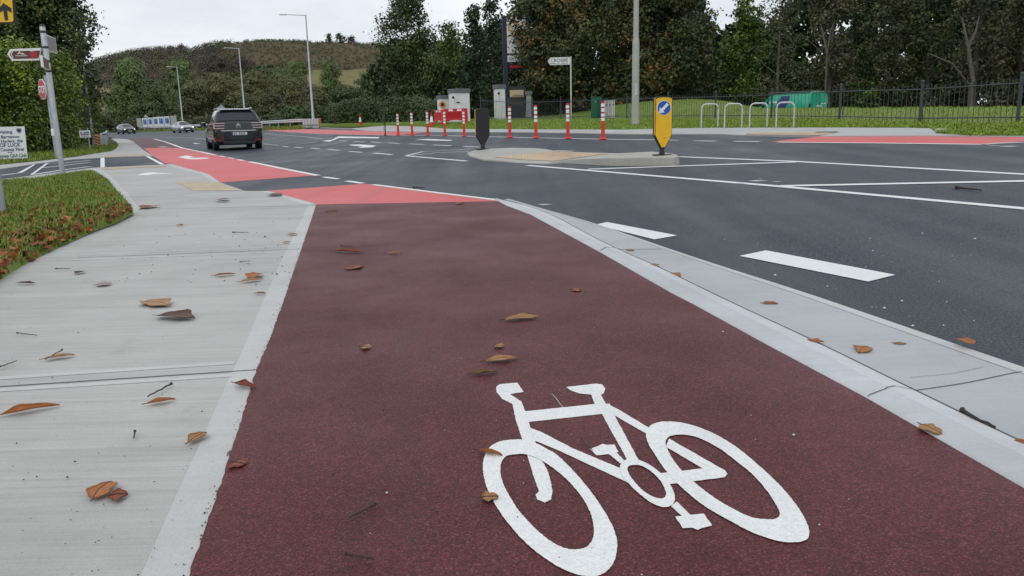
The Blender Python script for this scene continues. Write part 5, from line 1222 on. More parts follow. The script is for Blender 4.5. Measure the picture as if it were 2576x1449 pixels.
def tree(label, px, ybase, ytop, hw_px, Y, mat, group=None, name='tree', per=150, size=.2, z0f=.08, nb=34, bark='bark', r0=.22, seed=None, clump=.5, tp=.8, droop=0, P=None, lean=0, gain=1.0, nl=5, fat=1.0, bias=.45):
    global SEED; SEED += 1; seed = seed or SEED
    if P is None:
        P = at(px, ybase, Y)
    k_ = mpp(P); H = at(px, ytop, P.y).z - P.z; hw = hw_px * k_
    t = thing(name, label, 'tree', P, 0, group)
    m = MB(); limbs(m, seed, H * .98, r0, nl, lean); m.build('trunk', MT[bark], t, True)
    crown_mesh('crown', blobset(seed, H, hw, H * z0f, nb, tp, fat=fat), per, size, LM[mat], t, clump, gain, droop, bias)
    return t
SEED = 100
def vbase(px, Y): q = at(px, 300, Y); return Vector((q.x, q.y, drop(q.x, q.y, 1.0)))
# far-side wood, front row
W = 'trees of the wood behind the railing'
def wt(label, px, ytop, hw, Y, mat, **k): return tree(label, px, 0, ytop, hw, Y, mat, k.pop('group', W), P=vbase(px, Y), **k)
wt('tall dark broadleaf tree with a ragged crown above the hedge, left end of the wood', 1035, -12, 78, 96, 'dark', per=200, size=.3, z0f=.05, nb=60, clump=.8, tp=1.35, r0=.3)
wt('lower dark tree filling the gap left of the two pines', 1140, 62, 50, 104, 'green', per=170, size=.34, z0f=.05, nb=34, clump=.8, gain=.7)
wt('dark pine with a narrow pointed top left of the white gate pillar', 1198, 18, 38, 92, 'pine', per=260, size=.34, z0f=.05, nb=44, clump=.6, tp=1.5)
wt('dark pine with a forked top touching the tall entrance sign', 1243, 0, 36, 90, 'pine', per=260, size=.34, z0f=.05, nb=44, clump=.6, tp=1.4)
wt('broad bushy dark tree behind the red barrier', 1110, 150, 75, 88, 'dark', per=200, size=.3, z0f=.0, nb=34, clump=.8)
wt('large maple with rusty orange patches behind the CROSBIE sign', 1444, -110, 162, 66, 'maple', per=300, size=.27, z0f=.10, nb=66, clump=.55, tp=.75, gain=1.0, droop=.15)
wt('big rust tinged maple behind the concrete pole', 1650, -120, 135, 64, 'maple', per=300, size=.27, z0f=.08, nb=66, clump=.55, tp=.72, droop=.15, gain=.92)
wt('dark conifer with bare tips at the right shoulder of the maples', 1742, 8, 44, 72, 'pine', per=260, size=.3, z0f=.05, nb=40, tp=1.1)
wt('bright green tree with a pointed crown right of the gap of sky', 1866, 6, 62, 70, 'green', per=280, size=.27, z0f=.03, nb=56, clump=.5, tp=1.25)
wt('thin grey birch with see-through twigs left of the van', 1952, -70, 58, 64, 'birch', per=230, size=.19, z0f=.12, nb=44, bark='birch', r0=.14, clump=.5, tp=.8, nl=3)
wt('grey green birch with a pale forked trunk above the van', 2082, -90, 74, 62, 'birch', per=300, size=.23, z0f=.12, nb=50, bark='birch', r0=.17, clump=.5, tp=.75, nl=3, gain=.9)
wt('deep green tree right of the forked birch', 2150, -80, 74, 66, 'dark', per=280, size=.25, z0f=.03, nb=56, tp=.75, gain=1.0)
wt('brown twiggy tree in the middle of the right wood', 2245, -100, 80, 60, 'rust', per=310, size=.22, z0f=.10, nb=52, tp=.75, bark='birch', r0=.15, nl=3)
wt('olive brown tree with a leaning pale branch', 2335, -100, 82, 58, 'olive', per=310, size=.24, z0f=.06, nb=54, tp=.75, bark='birch', r0=.16, lean=-.1, nl=3)
wt('birch with a stout pale trunk near the right picture edge', 2447, -110, 82, 54, 'birch', per=280, size=.22, z0f=.14, nb=50, tp=.75, bark='birch', r0=.24, lean=-.03, nl=3, gain=.8)
wt('russet tree at the right picture edge', 2555, -110, 88, 50, 'rust', per=300, size=.23, z0f=.06, nb=54, tp=.75, nl=3)
wt('olive tree cut off by the right picture edge', 2690, -110, 95, 47, 'olive', per=260, size=.24, z0f=.06, nb=44, tp=.75)
# shrubs at the foot of the wood
def bush(label, px, ytop, hw, Y, mat, per=150, size=.2, group='shrubs at the foot of the wood', name='shrub', cat='shrub', P=None, nb=16, clump=.4, gain=.9):
    global SEED; SEED += 1
    P = P or vbase(px, Y); k_ = mpp(P); H = at(px, ytop, P.y).z - P.z; hw = hw * k_
    t = thing(name, label, cat, P, 0, group); r_ = random.Random(SEED); bl = []
    for k in range(nb):
        a = r_.random() * 6.28; d = r_.random() ** .6 * hw * .75; s = min(hw, H) * r_.uniform(.35, .5); f = 1 - (d / hw) ** 2 * .5
        bl.append(((d * math.cos(a), d * math.sin(a) * .6, max(.2, (H - s * .8) * f * r_.uniform(.25, 1))), (s, s, s * .8)))
    crown_mesh('foliage', bl, per, size, LM[mat], t, clump, gain)
    m = MB()
    for k in range(4):
        a = r_.random() * 6.28; m.tube([(0, 0, -.2), (math.cos(a) * hw * .3, math.sin(a) * hw * .2, H * .5), (math.cos(a) * hw * .5, math.sin(a) * hw * .3, H * .8)], [.06, .04, .01], 5)
    m.build('stem', MT['bark'], t); return t
for px, yt, hw, Y, mt, lab in ((1385, 205, 60, 68, 'dark', 'dark shrub under the maple left of the CROSBIE pole'), (1500, 195, 60, 69, 'maple', 'reddish dark shrub behind the green cabinet'), (1600, 200, 55, 66, 'dark', 'dark shrub behind the concrete pole'), (1700, 205, 48, 67, 'green', 'bright leaved shrub between concrete pole and yellow bollard'), (1790, 190, 55, 70, 'dark', 'dark shrub above the leftmost cycle stand'), (1880, 180, 60, 70, 'green', 'green shrub behind the nose of the van'), (1985, 190, 65, 68, 'dark', 'dark shrub behind the roof of the van'), (2090, 185, 60, 64, 'dark', 'dark shrub right of the van'), (2190, 180, 60, 60, 'green', 'low green shrub in the middle of the right wood'), (2290, 185, 60, 58, 'dark', 'dark shrub behind the tall railing post'), (2400, 175, 65, 55, 'olive', 'olive shrub beside the stout birch trunk'), (2500, 175, 62, 52, 'dark', 'dark shrub right of the stout birch trunk'), (2600, 170, 70, 50, 'dark', 'dark shrub at the right picture edge')):
    bush(lab, px, yt, hw, Y, mt, 170, .24, gain=.75)
# pale birch trunks and leaning branch seen among the leaves
for px0, y0, px1, y1, px2, y2, Y, lab in ((2448, 205, 2436, 120, 2420, 45, 50, 'stout pale birch trunk standing in front of the right wood'), (2081, 135, 2072, 95, 2064, 60, 57, 'slim pale birch stem above the green van'), (2440, 215, 2395, 160, 2335, 134, 51, 'leaning pale dead branch low in the right wood')):
    a, b, c = at(px0, y0, Y), at(px1, y1, Y), at(px2, y2, Y); g = Vector((a.x + .05, a.y, drop(a.x, a.y, 1)))
    t = thing('birch_trunk', lab, 'tree trunk', g, 0, 'pale trunks in the wood'); r0 = .13 if 'stout' in lab else .075
    pts = [Vector((0, 0, -.3)), a - g, b - g, c - g]
    MB().tube(pts, [r0 * 1.2, r0, r0 * .75, r0 * .4], 8).build('trunk', MT['birch'], t, True)
    if 'leaning' not in lab: d = at(px1 + 28, y2 - 5, Y) - g; MB().tube([pts[2] if 'stout' in lab else pts[1], (pts[2] + d) / 2 + Vector((.1, 0, 0)), d], [r0 * .6, r0 * .45, r0 * .2], 7).build('limb', MT['birch'], t, True)
# the mass of the wood behind
TOPY = [(930, 215), (960, 150), (1000, 110), (1130, 110), (1180, 95), (1290, 60), (1330, -60), (1720, -60), (1765, 50), (1800, 110), (1830, 95), (1870, 60), (1925, 60), (1960, 40), (2010, -60), (2800, -80)]
V, T = [], []
for k in range(2000):
    px = rng.uniform(930, 2800); Y = interp([(930, 118), (1290, 100), (1500, 80), (2000, 82), (2576, 66), (2800, 60)], px, 1) + rng.uniform(0, 14)
    b_ = vbase(px, Y); zt = at(px, interp(TOPY, px, 1), Y).z; z = b_.z + (zt - b_.z) * rng.random() ** .9; s = rng.uniform(.9, 1.7)
    n = 46; V.append(leaves_at(ball_points((b_.x, b_.y, z), (s, s, s * .8), n, .5), .62)); T.append(np.clip(.3 + rng.normal(0, .13) + rng.normal(0, .14, n), 0, 1))
tag(quads('woodland', np.concatenate(V), np.concatenate(T), LM['dark']), 'dark mass of the wood behind the front trees', 'woodland', None, 'stuff')

# left: hedge and big tree
Yh = 37; gl_ = hit(120, 385)
h0 = thing('hedge', 'tall bright green laurel hedge behind the STOP sign on the left', 'hedge', (gl_.x, Yh, 0)); bl = []
HT = [(-260, 105), (-60, 98), (60, 92), (130, 105), (165, 132), (190, 150), (215, 190), (240, 228), (256, 275)]
HB = [(-260, 400), (0, 398), (100, 390), (200, 372), (256, 335)]
V, T = [], []
for k in range(620):
    px = rng.uniform(-260, 250); Y = interp([(-260, 34), (60, 36), (180, 43), (215, 52), (256, 58)], px, 1) + rng.uniform(0, 3.5) ; zt = at(px, interp(HT, px, 1) + rng.normal(0, 7), Y).z
    z = .15 + (zt - .4) * rng.random() ** .8; s = rng.uniform(.45, .85); c = at(px, 300, Y)
    n = 95; P_ = ball_points((c.x, c.y, z), (s, s * .8, s * .8), n, .5); N_ = P_ - np.array((c.x, c.y, z)); N_ /= np.linalg.norm(N_, axis=1)[:, None]; V.append(leaves_at(P_, .15, 0, .7, N_, .55))
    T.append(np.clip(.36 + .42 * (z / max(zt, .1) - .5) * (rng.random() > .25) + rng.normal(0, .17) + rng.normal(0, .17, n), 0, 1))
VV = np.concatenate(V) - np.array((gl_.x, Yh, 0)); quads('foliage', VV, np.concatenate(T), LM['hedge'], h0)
for k in range(26):
    px = -40 + k * 11; q = at(px, 300, interp([(-260, 35), (60, 37), (180, 44), (215, 53), (256, 59)], px, 1)) - Vector((gl_.x, Yh, 0)); MB().tube([(q.x, q.y, 0), (q.x + random.uniform(-.2, .2), q.y, 1.4), (q.x + random.uniform(-.4, .4), q.y + .2, 2.6)], [.04, .03, .01], 5).build('stem', MT['bark'], h0)
P = at(95, 330, 52); P.z = 0; tree('big dark tree with ragged leaves overhanging the left hedge', 95, 0, -150, 145, 52, 'dark', None, P=P, per=420, size=.24, z0f=.18, nb=110, fat=1.15, clump=.55, tp=.85, r0=.3, gain=1.12)
P = at(222, 330, 50); P.z = 0; tree('slim overhanging tree at the right shoulder of the left hedge', 222, 0, 20, 52, 50, 'dark', None, P=P, per=210, size=.22, z0f=.3, nb=30, clump=.5, r0=.16, gain=1.25)

# distant trees below the hill
def far_tree(label, px, yb, yt, hw, Y, mat, **k):
    q = at(px, yb, Y); P = Vector((q.x, q.y, q.z)); return tree(label, px, yb, yt, hw, Y, mat, k.pop('group', 'trees below the hill'), P=P, bias=.75, per=k.pop('per', 90), size=k.pop('size', .5), clump=k.pop('clump', 1.2), nb=k.pop('nb', 42), z0f=k.pop('z0f', .12), r0=.45, **k)
far_tree('large round green tree left of the farthest street lamp', 345, 312, 164, 76, 215, 'far', nb=60, gain=.85, tp=.62)
far_tree('lower round brownish green tree in front of the large round green one', 386, 316, 212, 52, 205, 'gorse', gain=1.25, tp=.6)
far_tree('pale green tree behind the farthest street lamp', 462, 260, 163, 50, 260, 'far', gain=1.0, tp=.6)
far_tree('brown autumn tree left of the middle lamp', 560, 300, 196, 58, 222, 'farbrown', tp=.6)
far_tree('wide brown scrub tree right of the middle lamp', 655, 300, 190, 62, 226, 'farbrown', tp=.6, gain=1.1)
far_tree('brown scrub tree between the middle and the tallest lamp', 732, 300, 206, 56, 220, 'farbrown', tp=.6)
far_tree('dull brown tree behind the farthest lamp foot', 497, 306, 216, 48, 216, 'farbrown', tp=.6, gain=.85)
far_tree('brownish tree right of the tallest lamp', 800, 305, 232, 50, 212, 'farbrown', tp=.6, gain=.9)
far_tree('low brown scrub tree behind the people carrier', 606, 310, 240, 50, 200, 'farbrown', tp=.6, gain=.8)
far_tree('low olive tree left of the tallest lamp', 690, 312, 244, 48, 196, 'olive', tp=.6)
far_tree('round green tree standing alone by the pale field', 834, 240, 158, 34, 300, 'far', tp=.62, gain=.85)
far_tree('bright green rounded tree above the brown scrub', 750, 215, 160, 42, 330, 'far', tp=.62, gain=1.1)
far_tree('small bright green tree left of the rounded one', 702, 218, 178, 30, 325, 'far', tp=.62, gain=1.15)
far_tree('dark leafless clump in the middle of the hillside', 610, 210, 150, 45, 345, 'farpurple', tp=.62)
far_tree('grey purple wood clump left of the dark hillside clump', 545, 205, 142, 48, 352, 'farpurple', tp=.62)
far_tree('small dark tree in the stubble field', 916, 238, 186, 22, 290, 'gorse', tp=.62, nb=20)
far_tree('dark hillside tree left of the rounded green tree', 655, 212, 172, 34, 340, 'gorse', tp=.62)
for px, yb, yt, hw, lab in ((828, 110, 86, 8, 'small lone tree on the skyline of the hill'), (856, 112, 86, 17, 'rounded tree group on the skyline of the hill'), (884, 114, 92, 15, 'thin trees on the skyline right of the rounded group'), (458, 132, 113, 12, 'bare tree on the left skyline of the hill'), (560, 122, 106, 16, 'wispy tree on the skyline left of the summit')):
    far_tree(lab, px, yb, yt, hw, 440, 'farpurple' if 'bare' in lab or 'wispy' in lab or 'thin' in lab else 'gorse', group='trees on the skyline', nb=14, per=20, size=.95, z0f=.2)
# dark hedges and gorse along the road
def hedge_mass(name, label, cat, xs_, Yf, top, bot, mat, n_, size, depth, group=None, gain=.38, s_=(.9, 1.6), n=60):
    c0 = at((xs_[0] + xs_[1]) / 2, 310, Yf(sum(xs_) / 2)); t = thing(name, label, cat, (c0.x, c0.y, base(c0.x, c0.y)), 0, group); V, T = [], []
    for k in range(n_):
        px = rng.uniform(*xs_); Y = Yf(px) + rng.uniform(0, depth); zb = at(px, interp(bot, px, 1), Yf(px)).z; zt = at(px, interp(top, px, 1), Yf(px)).z; s = rng.uniform(*s_)
        z = zb + max(.1, zt - zb - s * .6) * rng.random() ** .8; c = at(px, 300, Y); B_ = ball_points((c.x, c.y, z), (s, s, s * .75), n, .5); N_ = B_ - np.array((c.x, c.y, z)); N_ /= np.linalg.norm(N_, axis=1)[:, None]; V.append(leaves_at(B_, size, N=N_, bias=.6)); T.append(np.clip(gain + rng.normal(0, .12) + rng.normal(0, .15, n), 0, 1))
    quads('foliage', np.concatenate(V) - np.array(t.location), np.concatenate(T), LM[mat], t)
    return t
hedge_mass('hedge', 'dense dark green hedge behind the traffic cone and leftmost red and white posts', 'hedge', (838, 1108), lambda p: interp([(838, 104), (950, 98), (1108, 72)], p, 1), [(838, 262), (870, 247), (930, 240), (1000, 238), (1060, 236), (1108, 244)], [(838, 316), (972, 315), (1060, 314), (1108, 312)], 'gorse', 520, .27, 4, None, .42, (.6, 1.1))
hedge_mass('hedge', 'dark gorse hedge behind the guard rail left of the tallest lamp', 'hedge', (690, 845), lambda p: 118, [(690, 285), (720, 268), (790, 262), (845, 272)], [(690, 312), (845, 314)], 'gorse', 150, .4, 5, 'gorse hedges', .4)
hedge_mass('hedge', 'low scrubby hedge behind the middle of the guard rail', 'hedge', (470, 700), lambda p: 165, [(470, 296), (540, 285), (610, 292), (700, 288)], [(470, 317), (700, 316)], 'olive', 150, .5, 6, 'gorse hedges', .45)
hedge_mass('hedge', 'low dark hedge left of the poster boards', 'hedge', (235, 345), lambda p: 172, [(235, 280), (280, 296), (345, 300)], [(235, 322), (345, 319)], 'olive', 90, .5, 6, 'gorse hedges', .4)
hedge_mass('hedge', 'dark hedge along the foot of the stubble field', 'hedge', (835, 1000), lambda p: 240, [(835, 226), (880, 214), (940, 218), (1000, 214)], [(835, 262), (1000, 250)], 'gorse', 150, .65, 8, 'gorse hedges', .4, (1.4, 2.4))
hedge_mass('hedge', 'dark hedge along the top of the stubble field', 'hedge', (840, 985), lambda p: 385, [(840, 170), (880, 158), (940, 155), (985, 160)], [(840, 184), (985, 182)], 'gorse', 110, .85, 8, 'gorse hedges', .42, (1.6, 2.6))
# scrub on the hillside (a mass nobody could count)
V, T, V2, T2, V3, T3 = [], [], [], [], [], []
for k in range(3400):
    px = rng.uniform(180, 1150); d = 238 + 214 * rng.random() ** .8; p = hill_pt(px, d); py = proj(p)[1]
    if 770 < px < 1010 and 176 < py < 224: continue
    if px < 345 and py > 214: continue
    ridge = interp(RIDGE, px, 1); rel = (py - ridge)
    wood = px < 640 and rel < 75; upper = px >= 600 and rel < 62
    s = rng.uniform(1.4, 2.6) * (.42 if upper else 1.15 if wood else 1); n = 22 if upper else 54
    B_ = ball_points((p.x, p.y, p.z + s * .5), (s, s, s * .85), n, .45); N_ = B_ - np.array((p.x, p.y, p.z + s * .5)); N_ /= np.linalg.norm(N_, axis=1)[:, None]; L = leaves_at(B_, .5 if upper else .62, N=N_, bias=.75); tt = np.clip(.46 + rng.normal(0, .17) + rng.normal(0, .09, n), 0, 1)
    c = rng.random()
    if upper:
        if c < .55: V.append(L); T.append(tt - .15)
        elif c < .85: V3.append(L); T3.append(tt)
        else: V2.append(L); T2.append(tt)
    elif wood: (V2 if c < .6 else V3 if c < .8 else V).append(L); (T2 if c < .6 else T3 if c < .8 else T).append(tt)
    else: (V if c < .5 else V3).append(L); (T if c < .5 else T3).append(tt)
for nm, a, b, mt, lb in (('scrub', V, T, 'farbrown', 'brown bracken and scrub covering the hill'), ('bare_woodland', V2, T2, 'farpurple', 'leafless grey purple wood along the left ridge'), ('gorse', V3, T3, 'gorse', 'dark gorse patches on the hill')):
    tag(quads(nm, np.concatenate(a), np.concatenate(b), LM[mt]), lb, 'hillside plants', None, 'stuff')

# ------------------------------------------------------------------ grass blades
def blades(name, P, h, w, mat, label, lean=.5):
    n = len(P); a = rng.uniform(0, 6.28, n); hh = h * rng.uniform(.45, 1.3, n); ln = hh * np.abs(rng.normal(0, lean, n))
    d = np.stack([np.cos(a), np.sin(a), np.zeros(n)], 1); s = np.stack([-np.sin(a), np.cos(a), np.zeros(n)], 1) * (w * rng.uniform(.6, 1.3, n))[:, None] * .5
    zu = np.array((0, 0, 1.0)); mid = P + d * (ln * .35)[:, None] + zu * (hh * .6)[:, None]; tip = P + d * ln[:, None] + zu * (hh * .95)[:, None]
    Q = np.concatenate([np.stack([P - s, P + s, mid + s * .75, mid - s * .75], 1), np.stack([mid - s * .75, mid + s * .75, tip + s * .1, tip - s * .1], 1)])
    tt = np.clip(.45 + rng.normal(0, .2, n), 0, 1); return tag(quads(name, Q, np.concatenate([tt, tt]), mat), label, 'grass', None, 'stuff')
def in_poly(x, y, poly):
    c = False
    for (x0, y0), (x1, y1) in zip(poly, poly[1:] + poly[:1]):
        if (y0 > y) != (y1 > y) and x < (x1 - x0) * (y - y0) / (y1 - y0) + x0: c = not c
    return c
BP = BVHTree.FromPolygons([v.co[:] for v in plot.data.vertices], [tuple(p.vertices) for p in plot.data.polygons])
pts = []; gx = [p[0] for p in gp]; gy = [p[1] for p in gp]
while len(pts) < 42000:
    x = rng.uniform(max(min(gx), -13), max(gx) + .02); y = min(gy) + (21 - min(gy)) * rng.random()
    if not in_poly(x, y, gp): continue
    h_ = BP.ray_cast(Vector((x, y, 3)), Vector((0, 0, -1)))[0]
    if h_: pts.append((x, y, h_.z - .005))
blades('grass', np.array(pts), .085, .011, LM['grass'], 'grass of the plot at the left', .6)
# fallen leaves lying in that grass
lp = []; Pn = np.array(pts)[rng.permutation(len(pts))[:16000]]
for x, y, z in Pn:
    q = proj((x, y, z)); dens = 2.4 if q[1] > 600 else 1.3 if q[1] > 560 else (.8 if q[1] > 525 else .14 if q[1] > 490 else .04)
    nz = math.sin(x * 3.1 + y * 1.7) + math.sin(x * 1.3 - y * 4.1 + 1) ; edge = min(math.dist((x, y), (p[0], p[1])) for p in [gp[0], gp[1], gp[2], gp[3], gp[4], gp[5], gp[6], gp[7], gp[8]])
    if rng.random() < dens * (.22 + .30 * (nz > .3)) + (.28 if edge < .35 else 0): lp.append((x, y, z + rng.uniform(.02, .06)))
lp = np.array(lp[:4800]); tag(quads('leaf_litter', leaves_at(lp, .09, .8, .62), np.clip(.45 + rng.normal(0, .25, len(lp)), 0, 1), LM['litter']), 'rust coloured fallen leaves matted into the left grass', 'leaf litter', None, 'stuff')
# stems of weeds at the far edge of the plot
# verge across the road
pts = []
while len(pts) < 80000:
    i = rng.integers(0, len(vc) - 1); j = rng.integers(0, 12) if rng.random() > .6 else rng.integers(1, 5); u, v = rng.random(2); a, b, c, d = vc[i][j], vc[i + 1][j], vc[i][j + 1], vc[i + 1][j + 1]
    p = a.lerp(b, u).lerp(c.lerp(d, u), v)
    if p.y < 100: pts.append(p[:])
blades('verge_grass', np.array(pts), .06, .026, LM['vgrass'], 'grass of the verge across the road', .8)
pts = []; lvp = [p for p in xy(lv_px, base, .035)]
for k in range(60000):
    x = rng.uniform(-26, -10); y = rng.uniform(22, 60)
    if in_poly(x, y, lvp): pts.append((x, y, base(x, y) + .03))
blades('verge_grass', np.array(pts), .11, .03, LM['grass'], 'short grass of the verge in front of the left hedge', .6); pts = []
for a, b in zip(gpts[:-1], gpts[1:]):
    for k in range(1300):
        q = a.lerp(b, rng.random()) + Vector((rng.normal(0, .7) + .3, rng.normal(0, 1.0) - .2, 0)); pts.append((q.x, q.y, base(q.x, q.y)))
blades('rough_grass', np.array(pts), .34, .07, LM['grass'], 'rough grass along the guard rail of the bend', .5)
# ================================================================== FALLEN LEAVES, TWIGS
def fallen(px0, py0, px1, py1, kind, label, wr=.34, curl=.5, arch=.25, stalk=.0, h=slab, group='fallen leaves on the paving'):
    surf = onk if h is None else (lambda a, b: hit(a, b, h, .004))
    A, B = surf(px0, py0), surf(px1, py1); c = (A + B) / 2; L = max(.045, (B - A).length if h is not None else min(.11, (B - A).length)); rz = math.atan2(B.y - A.y, B.x - A.x)
    r_ = random.Random(int(px0 * 7 + py0)); nx, ny = 15, 8; vs = []; W = L * wr
    tw = r_.uniform(-.5, .5); ph = r_.uniform(0, 6)
    for i in range(nx):
        u = i / (nx - 1); w = W * (math.sin(math.pi * u ** .85) ** .8 * .5 + .02) * (1.2 + .03 * (1 if i % 2 else -1) + .16 * math.sin(u * 8 + ph * 1.7))
        for j in range(ny):
            v = j / (ny - 1) * 2 - 1
            ang = v * (.5 + curl * 1.7); wv = w; w = wv * (1 + .22 * math.sin(u * 11 + ph + 2.1 * (v > 0))); y = w * (math.sin(ang) / max(.3, (.5 + curl * 1.7))) * 1.5; z = w * (1 - math.cos(ang)) * curl * .8
            z += arch * L * .09 * math.sin(math.pi * u) + .006 * math.sin(u * 9 + ph) * L * 4 * abs(v) + tw * v * w * .25 + (.004 * (1 if j % 2 else -1) * abs(v))
            x = (u - .5) * L; w = wv; vs.append((x, y + .05 * L * math.sin(u * 3 + ph) * arch, z))
    zm = min(p[2] for p in vs); vs = [(x, y, (z - zm) * .52 + .001) for x, y, z in vs]
    m = MB(); m.add(vs, [(i * ny + j, (i + 1) * ny + j, (i + 1) * ny + j + 1, i * ny + j + 1) for i in range(nx - 1) for j in range(ny - 1)])
    t = thing('fallen_leaf', label, 'fallen leaf', c, rz, group)
    o = m.build('blade', LF[kind], t, True); s = o.modifiers.new('thick', 'SOLIDIFY'); s.thickness = .0012
    tip = Vector(vs[ny // 2]); end = Vector(vs[-ny // 2]); mid = [Vector(vs[i * ny + ny // 2]) + Vector((0, 0, .0015)) for i in range(nx)]
    m = MB(); m.tube([tip + Vector((-.18 * L - stalk, 0, .002 - tip.z + .003))] + mid, [.0016] * 3 + [.0012] * (nx - 2), 5).build('midrib', MT['twig'], t)
    return t
FLV = [
 (3, 1045, 150, 1020, 'orange', 'long curled orange brown leaf at the left picture edge on the concrete', .22, .9, .5),
 (238, 1256, 278, 1214, 'orange', 'upright orange leaf touching a red brown one near the lower left', .55, .5, .5),
 (272, 1252, 322, 1246, 'red', 'crumpled red brown leaf touching an orange one near the lower left', .8, .4, .5),
 (370, 1018, 441, 1005, 'orange', 'slim orange brown leaf below the forked twig on the concrete', .3, .7, .4),
 (476, 1116, 519, 1090, 'tan', 'tan rolled leaf at the edging strip of the footway', .5, .7, .5),
 (590, 966, 645, 978, 'red', 'dark red rolled leaf on the edging strip by the cycle track', .3, .9, .4),
 (588, 1166, 612, 1170, 'red', 'flat dull red leaf on the maroon track near its left edge', .9, .1, .1),
 (361, 760, 427, 771, 'tan', 'broad tan leaf above the dark curled one on the concrete', .36, .4, .4),
 (400, 795, 488, 804, 'dark', 'dark brown curled leaf in the middle of the concrete footway', .4, .6, .6),
 (113, 905, 188, 894, 'tan', 'tan leaf with a dark twig leaning over it', .3, .6, .5),
 (241, 718, 282, 714, 'grey', 'bleached grey leaf on the concrete', .7, .3, .5),
 (191, 689, 212, 683, 'dark', 'small dark brown leaf left of the bleached grey one', .5, .6, .5),
 (46, 713, 88, 714, 'dark', 'thin dark leaf close to the left picture edge', .2, .8, .2),
 (540, 694, 592, 690, 'red', 'reddish brown leaf with a stalk left of the tan stalked one', .28, .6, .4),
 (605, 710, 663, 704, 'tan', 'tan leaf with a long dark stalk near the edging strip', .3, .6, .5),
 (625, 700, 658, 690, 'orange', 'small orange leaf standing behind the tan stalked one', .6, .6, .8),
 (643, 739, 668, 739, 'red', 'small red brown leaf beside the edging strip below the stalked pair', .4, .7, .4),
 (727, 591, 748, 589, 'tan', 'small crumpled tan leaf on the edging strip, upper of two', .8, .5, .7),
 (713, 611, 730, 609, 'orange', 'small orange leaf on the edging strip, lower of two', .5, .5, .4),
 (446, 567, 461, 567, 'tan', 'small tan leaf alone in the middle of the upper footway', .7, .6, .6),
 (360, 525, 390, 519, 'red', 'crumpled red brown leaf at the corner of the footway', .6, .5, .6),
 (545, 508, 580, 507, 'dark', 'dark flat leaf on the upper footway below the buff ribs', .4, .5, .4),
 (548, 503, 578, 501, 'red', 'reddish leaf behind the dark flat one below the buff ribs', .3, .5, .4),
 (676, 490, 708, 493, 'dark', 'dark leaf at the lower corner of the red crossing', .4, .5, .4),
 (845, 633, 916, 637, 'red', 'long dark red leaf with a ragged end on the maroon track', .2, .8, .35),
 (972, 639, 1013, 637, 'tan', 'thin tan leaf right of the long dark red one', .22, .7, .4),
 (874, 679, 913, 669, 'red', 'brown pointed leaf below the long dark red one', .4, .5, .4),
 (1438, 731, 1463, 730, 'orange', 'dull orange leaf alone on the right half of the track', .6, .2, .3),
 (1270, 806, 1358, 799, 'tan', 'largest pale orange leaf on the middle of the track', .27, .6, .5),
 (908, 875, 934, 876, 'tan', 'small triangular tan leaf on the left half of the track', .9, .4, .9),
 (1250, 872, 1264, 873, 'tan', 'tiny tan leaf above the ribbed one on the track', .9, .5, .6),
 (1222, 911, 1304, 902, 'tan', 'ribbed tan leaf above the handlebars of the bicycle symbol', .28, .6, .5),
 (1184, 943, 1250, 936, 'olive', 'olive brown curled leaf nearest above the handlebars', .3, .7, .6),
 (1203, 1136, 1264, 1147, 'orange', 'orange leaf lying on the front wheel of the painted bicycle', .24, .8, .25),
 (1224, 1254, 1242, 1253, 'tan', 'tiny tan leaf on the rim of the painted front wheel', .8, .5, .6),
 (820, 533, 850, 530, 'red', 'dark red leaf at the top left of the maroon track', .3, .6, .4),
 (1147, 514, 1168, 511, 'orange', 'small orange leaf where the maroon track meets the red crossing', .4, .6, .5),
 (2317, 1071, 2367, 1094, 'tan', 'golden tan leaf on the inner edge of the kerb', .42, .4, .5),
 (1919, 764, 1957, 765, 'orange', 'bright orange leaf on the grey gutter slab', .35, .7, .4),
 (2028, 854, 2072, 866, 'orange', 'orange leaf lodged in the joint between kerb and gutter', .4, .5, .4),
 (2160, 890, 2184, 873, 'orange', 'upright orange leaf in the middle of the gutter', .5, .5, .5),
 (2248, 865, 2280, 866, 'tan', 'thin tan leaf to the right of the upright one in the gutter', .3, .4, .2),
 (2413, 853, 2449, 868, 'orange', 'orange brown leaf on the asphalt at the gutter edge', .45, .5, .5),
 (1577, 630, 1596, 631, 'tan', 'small tan leaf on the far part of the gutter, first of three', .7, .4, .6),
 (1637, 666, 1658, 670, 'tan', 'small tan leaf on the far part of the gutter, second of three', .6, .4, .5),
 (1690, 688, 1714, 697, 'orange', 'orange leaf against the far part of the kerb, third of three', .4, .5, .5),
 (2552, 1108, 2590, 1118, 'orange', 'orange leaf in the gutter joint at the right picture edge', .4, .5, .5)]
for f in FLV:
    a = f[0]; onkerb = a > 1500 or (a > 1900)
    fallen(*f[:6], *f[6:], h=None if onkerb else slab)
def twig(px, label, r=.0026, h=slab, knob=True):
    P = [onk(*p) if h is None else hit(*p, h, .006) for p in px]; o = P[0].copy(); t = thing('twig', label, 'twig', o, 0, 'twigs on the paving')
    Q = []
    for a, b in zip(P[:-1], P[1:]):
        for k in range(5): q = a.lerp(b, k / 5) - o; q.z += random.uniform(0, .004); Q.append(q)
    Q.append(P[-1] - o)
    if len(Q) < 2: return
    rs = [r * (1.9 if (k == 0 and knob) else 1 - .3 * k / len(Q)) for k in range(len(Q))]
    MB().tube([q + Vector((0, 0, r)) for q in Q], rs, 6).build('stem', MT['twig'], t, True)
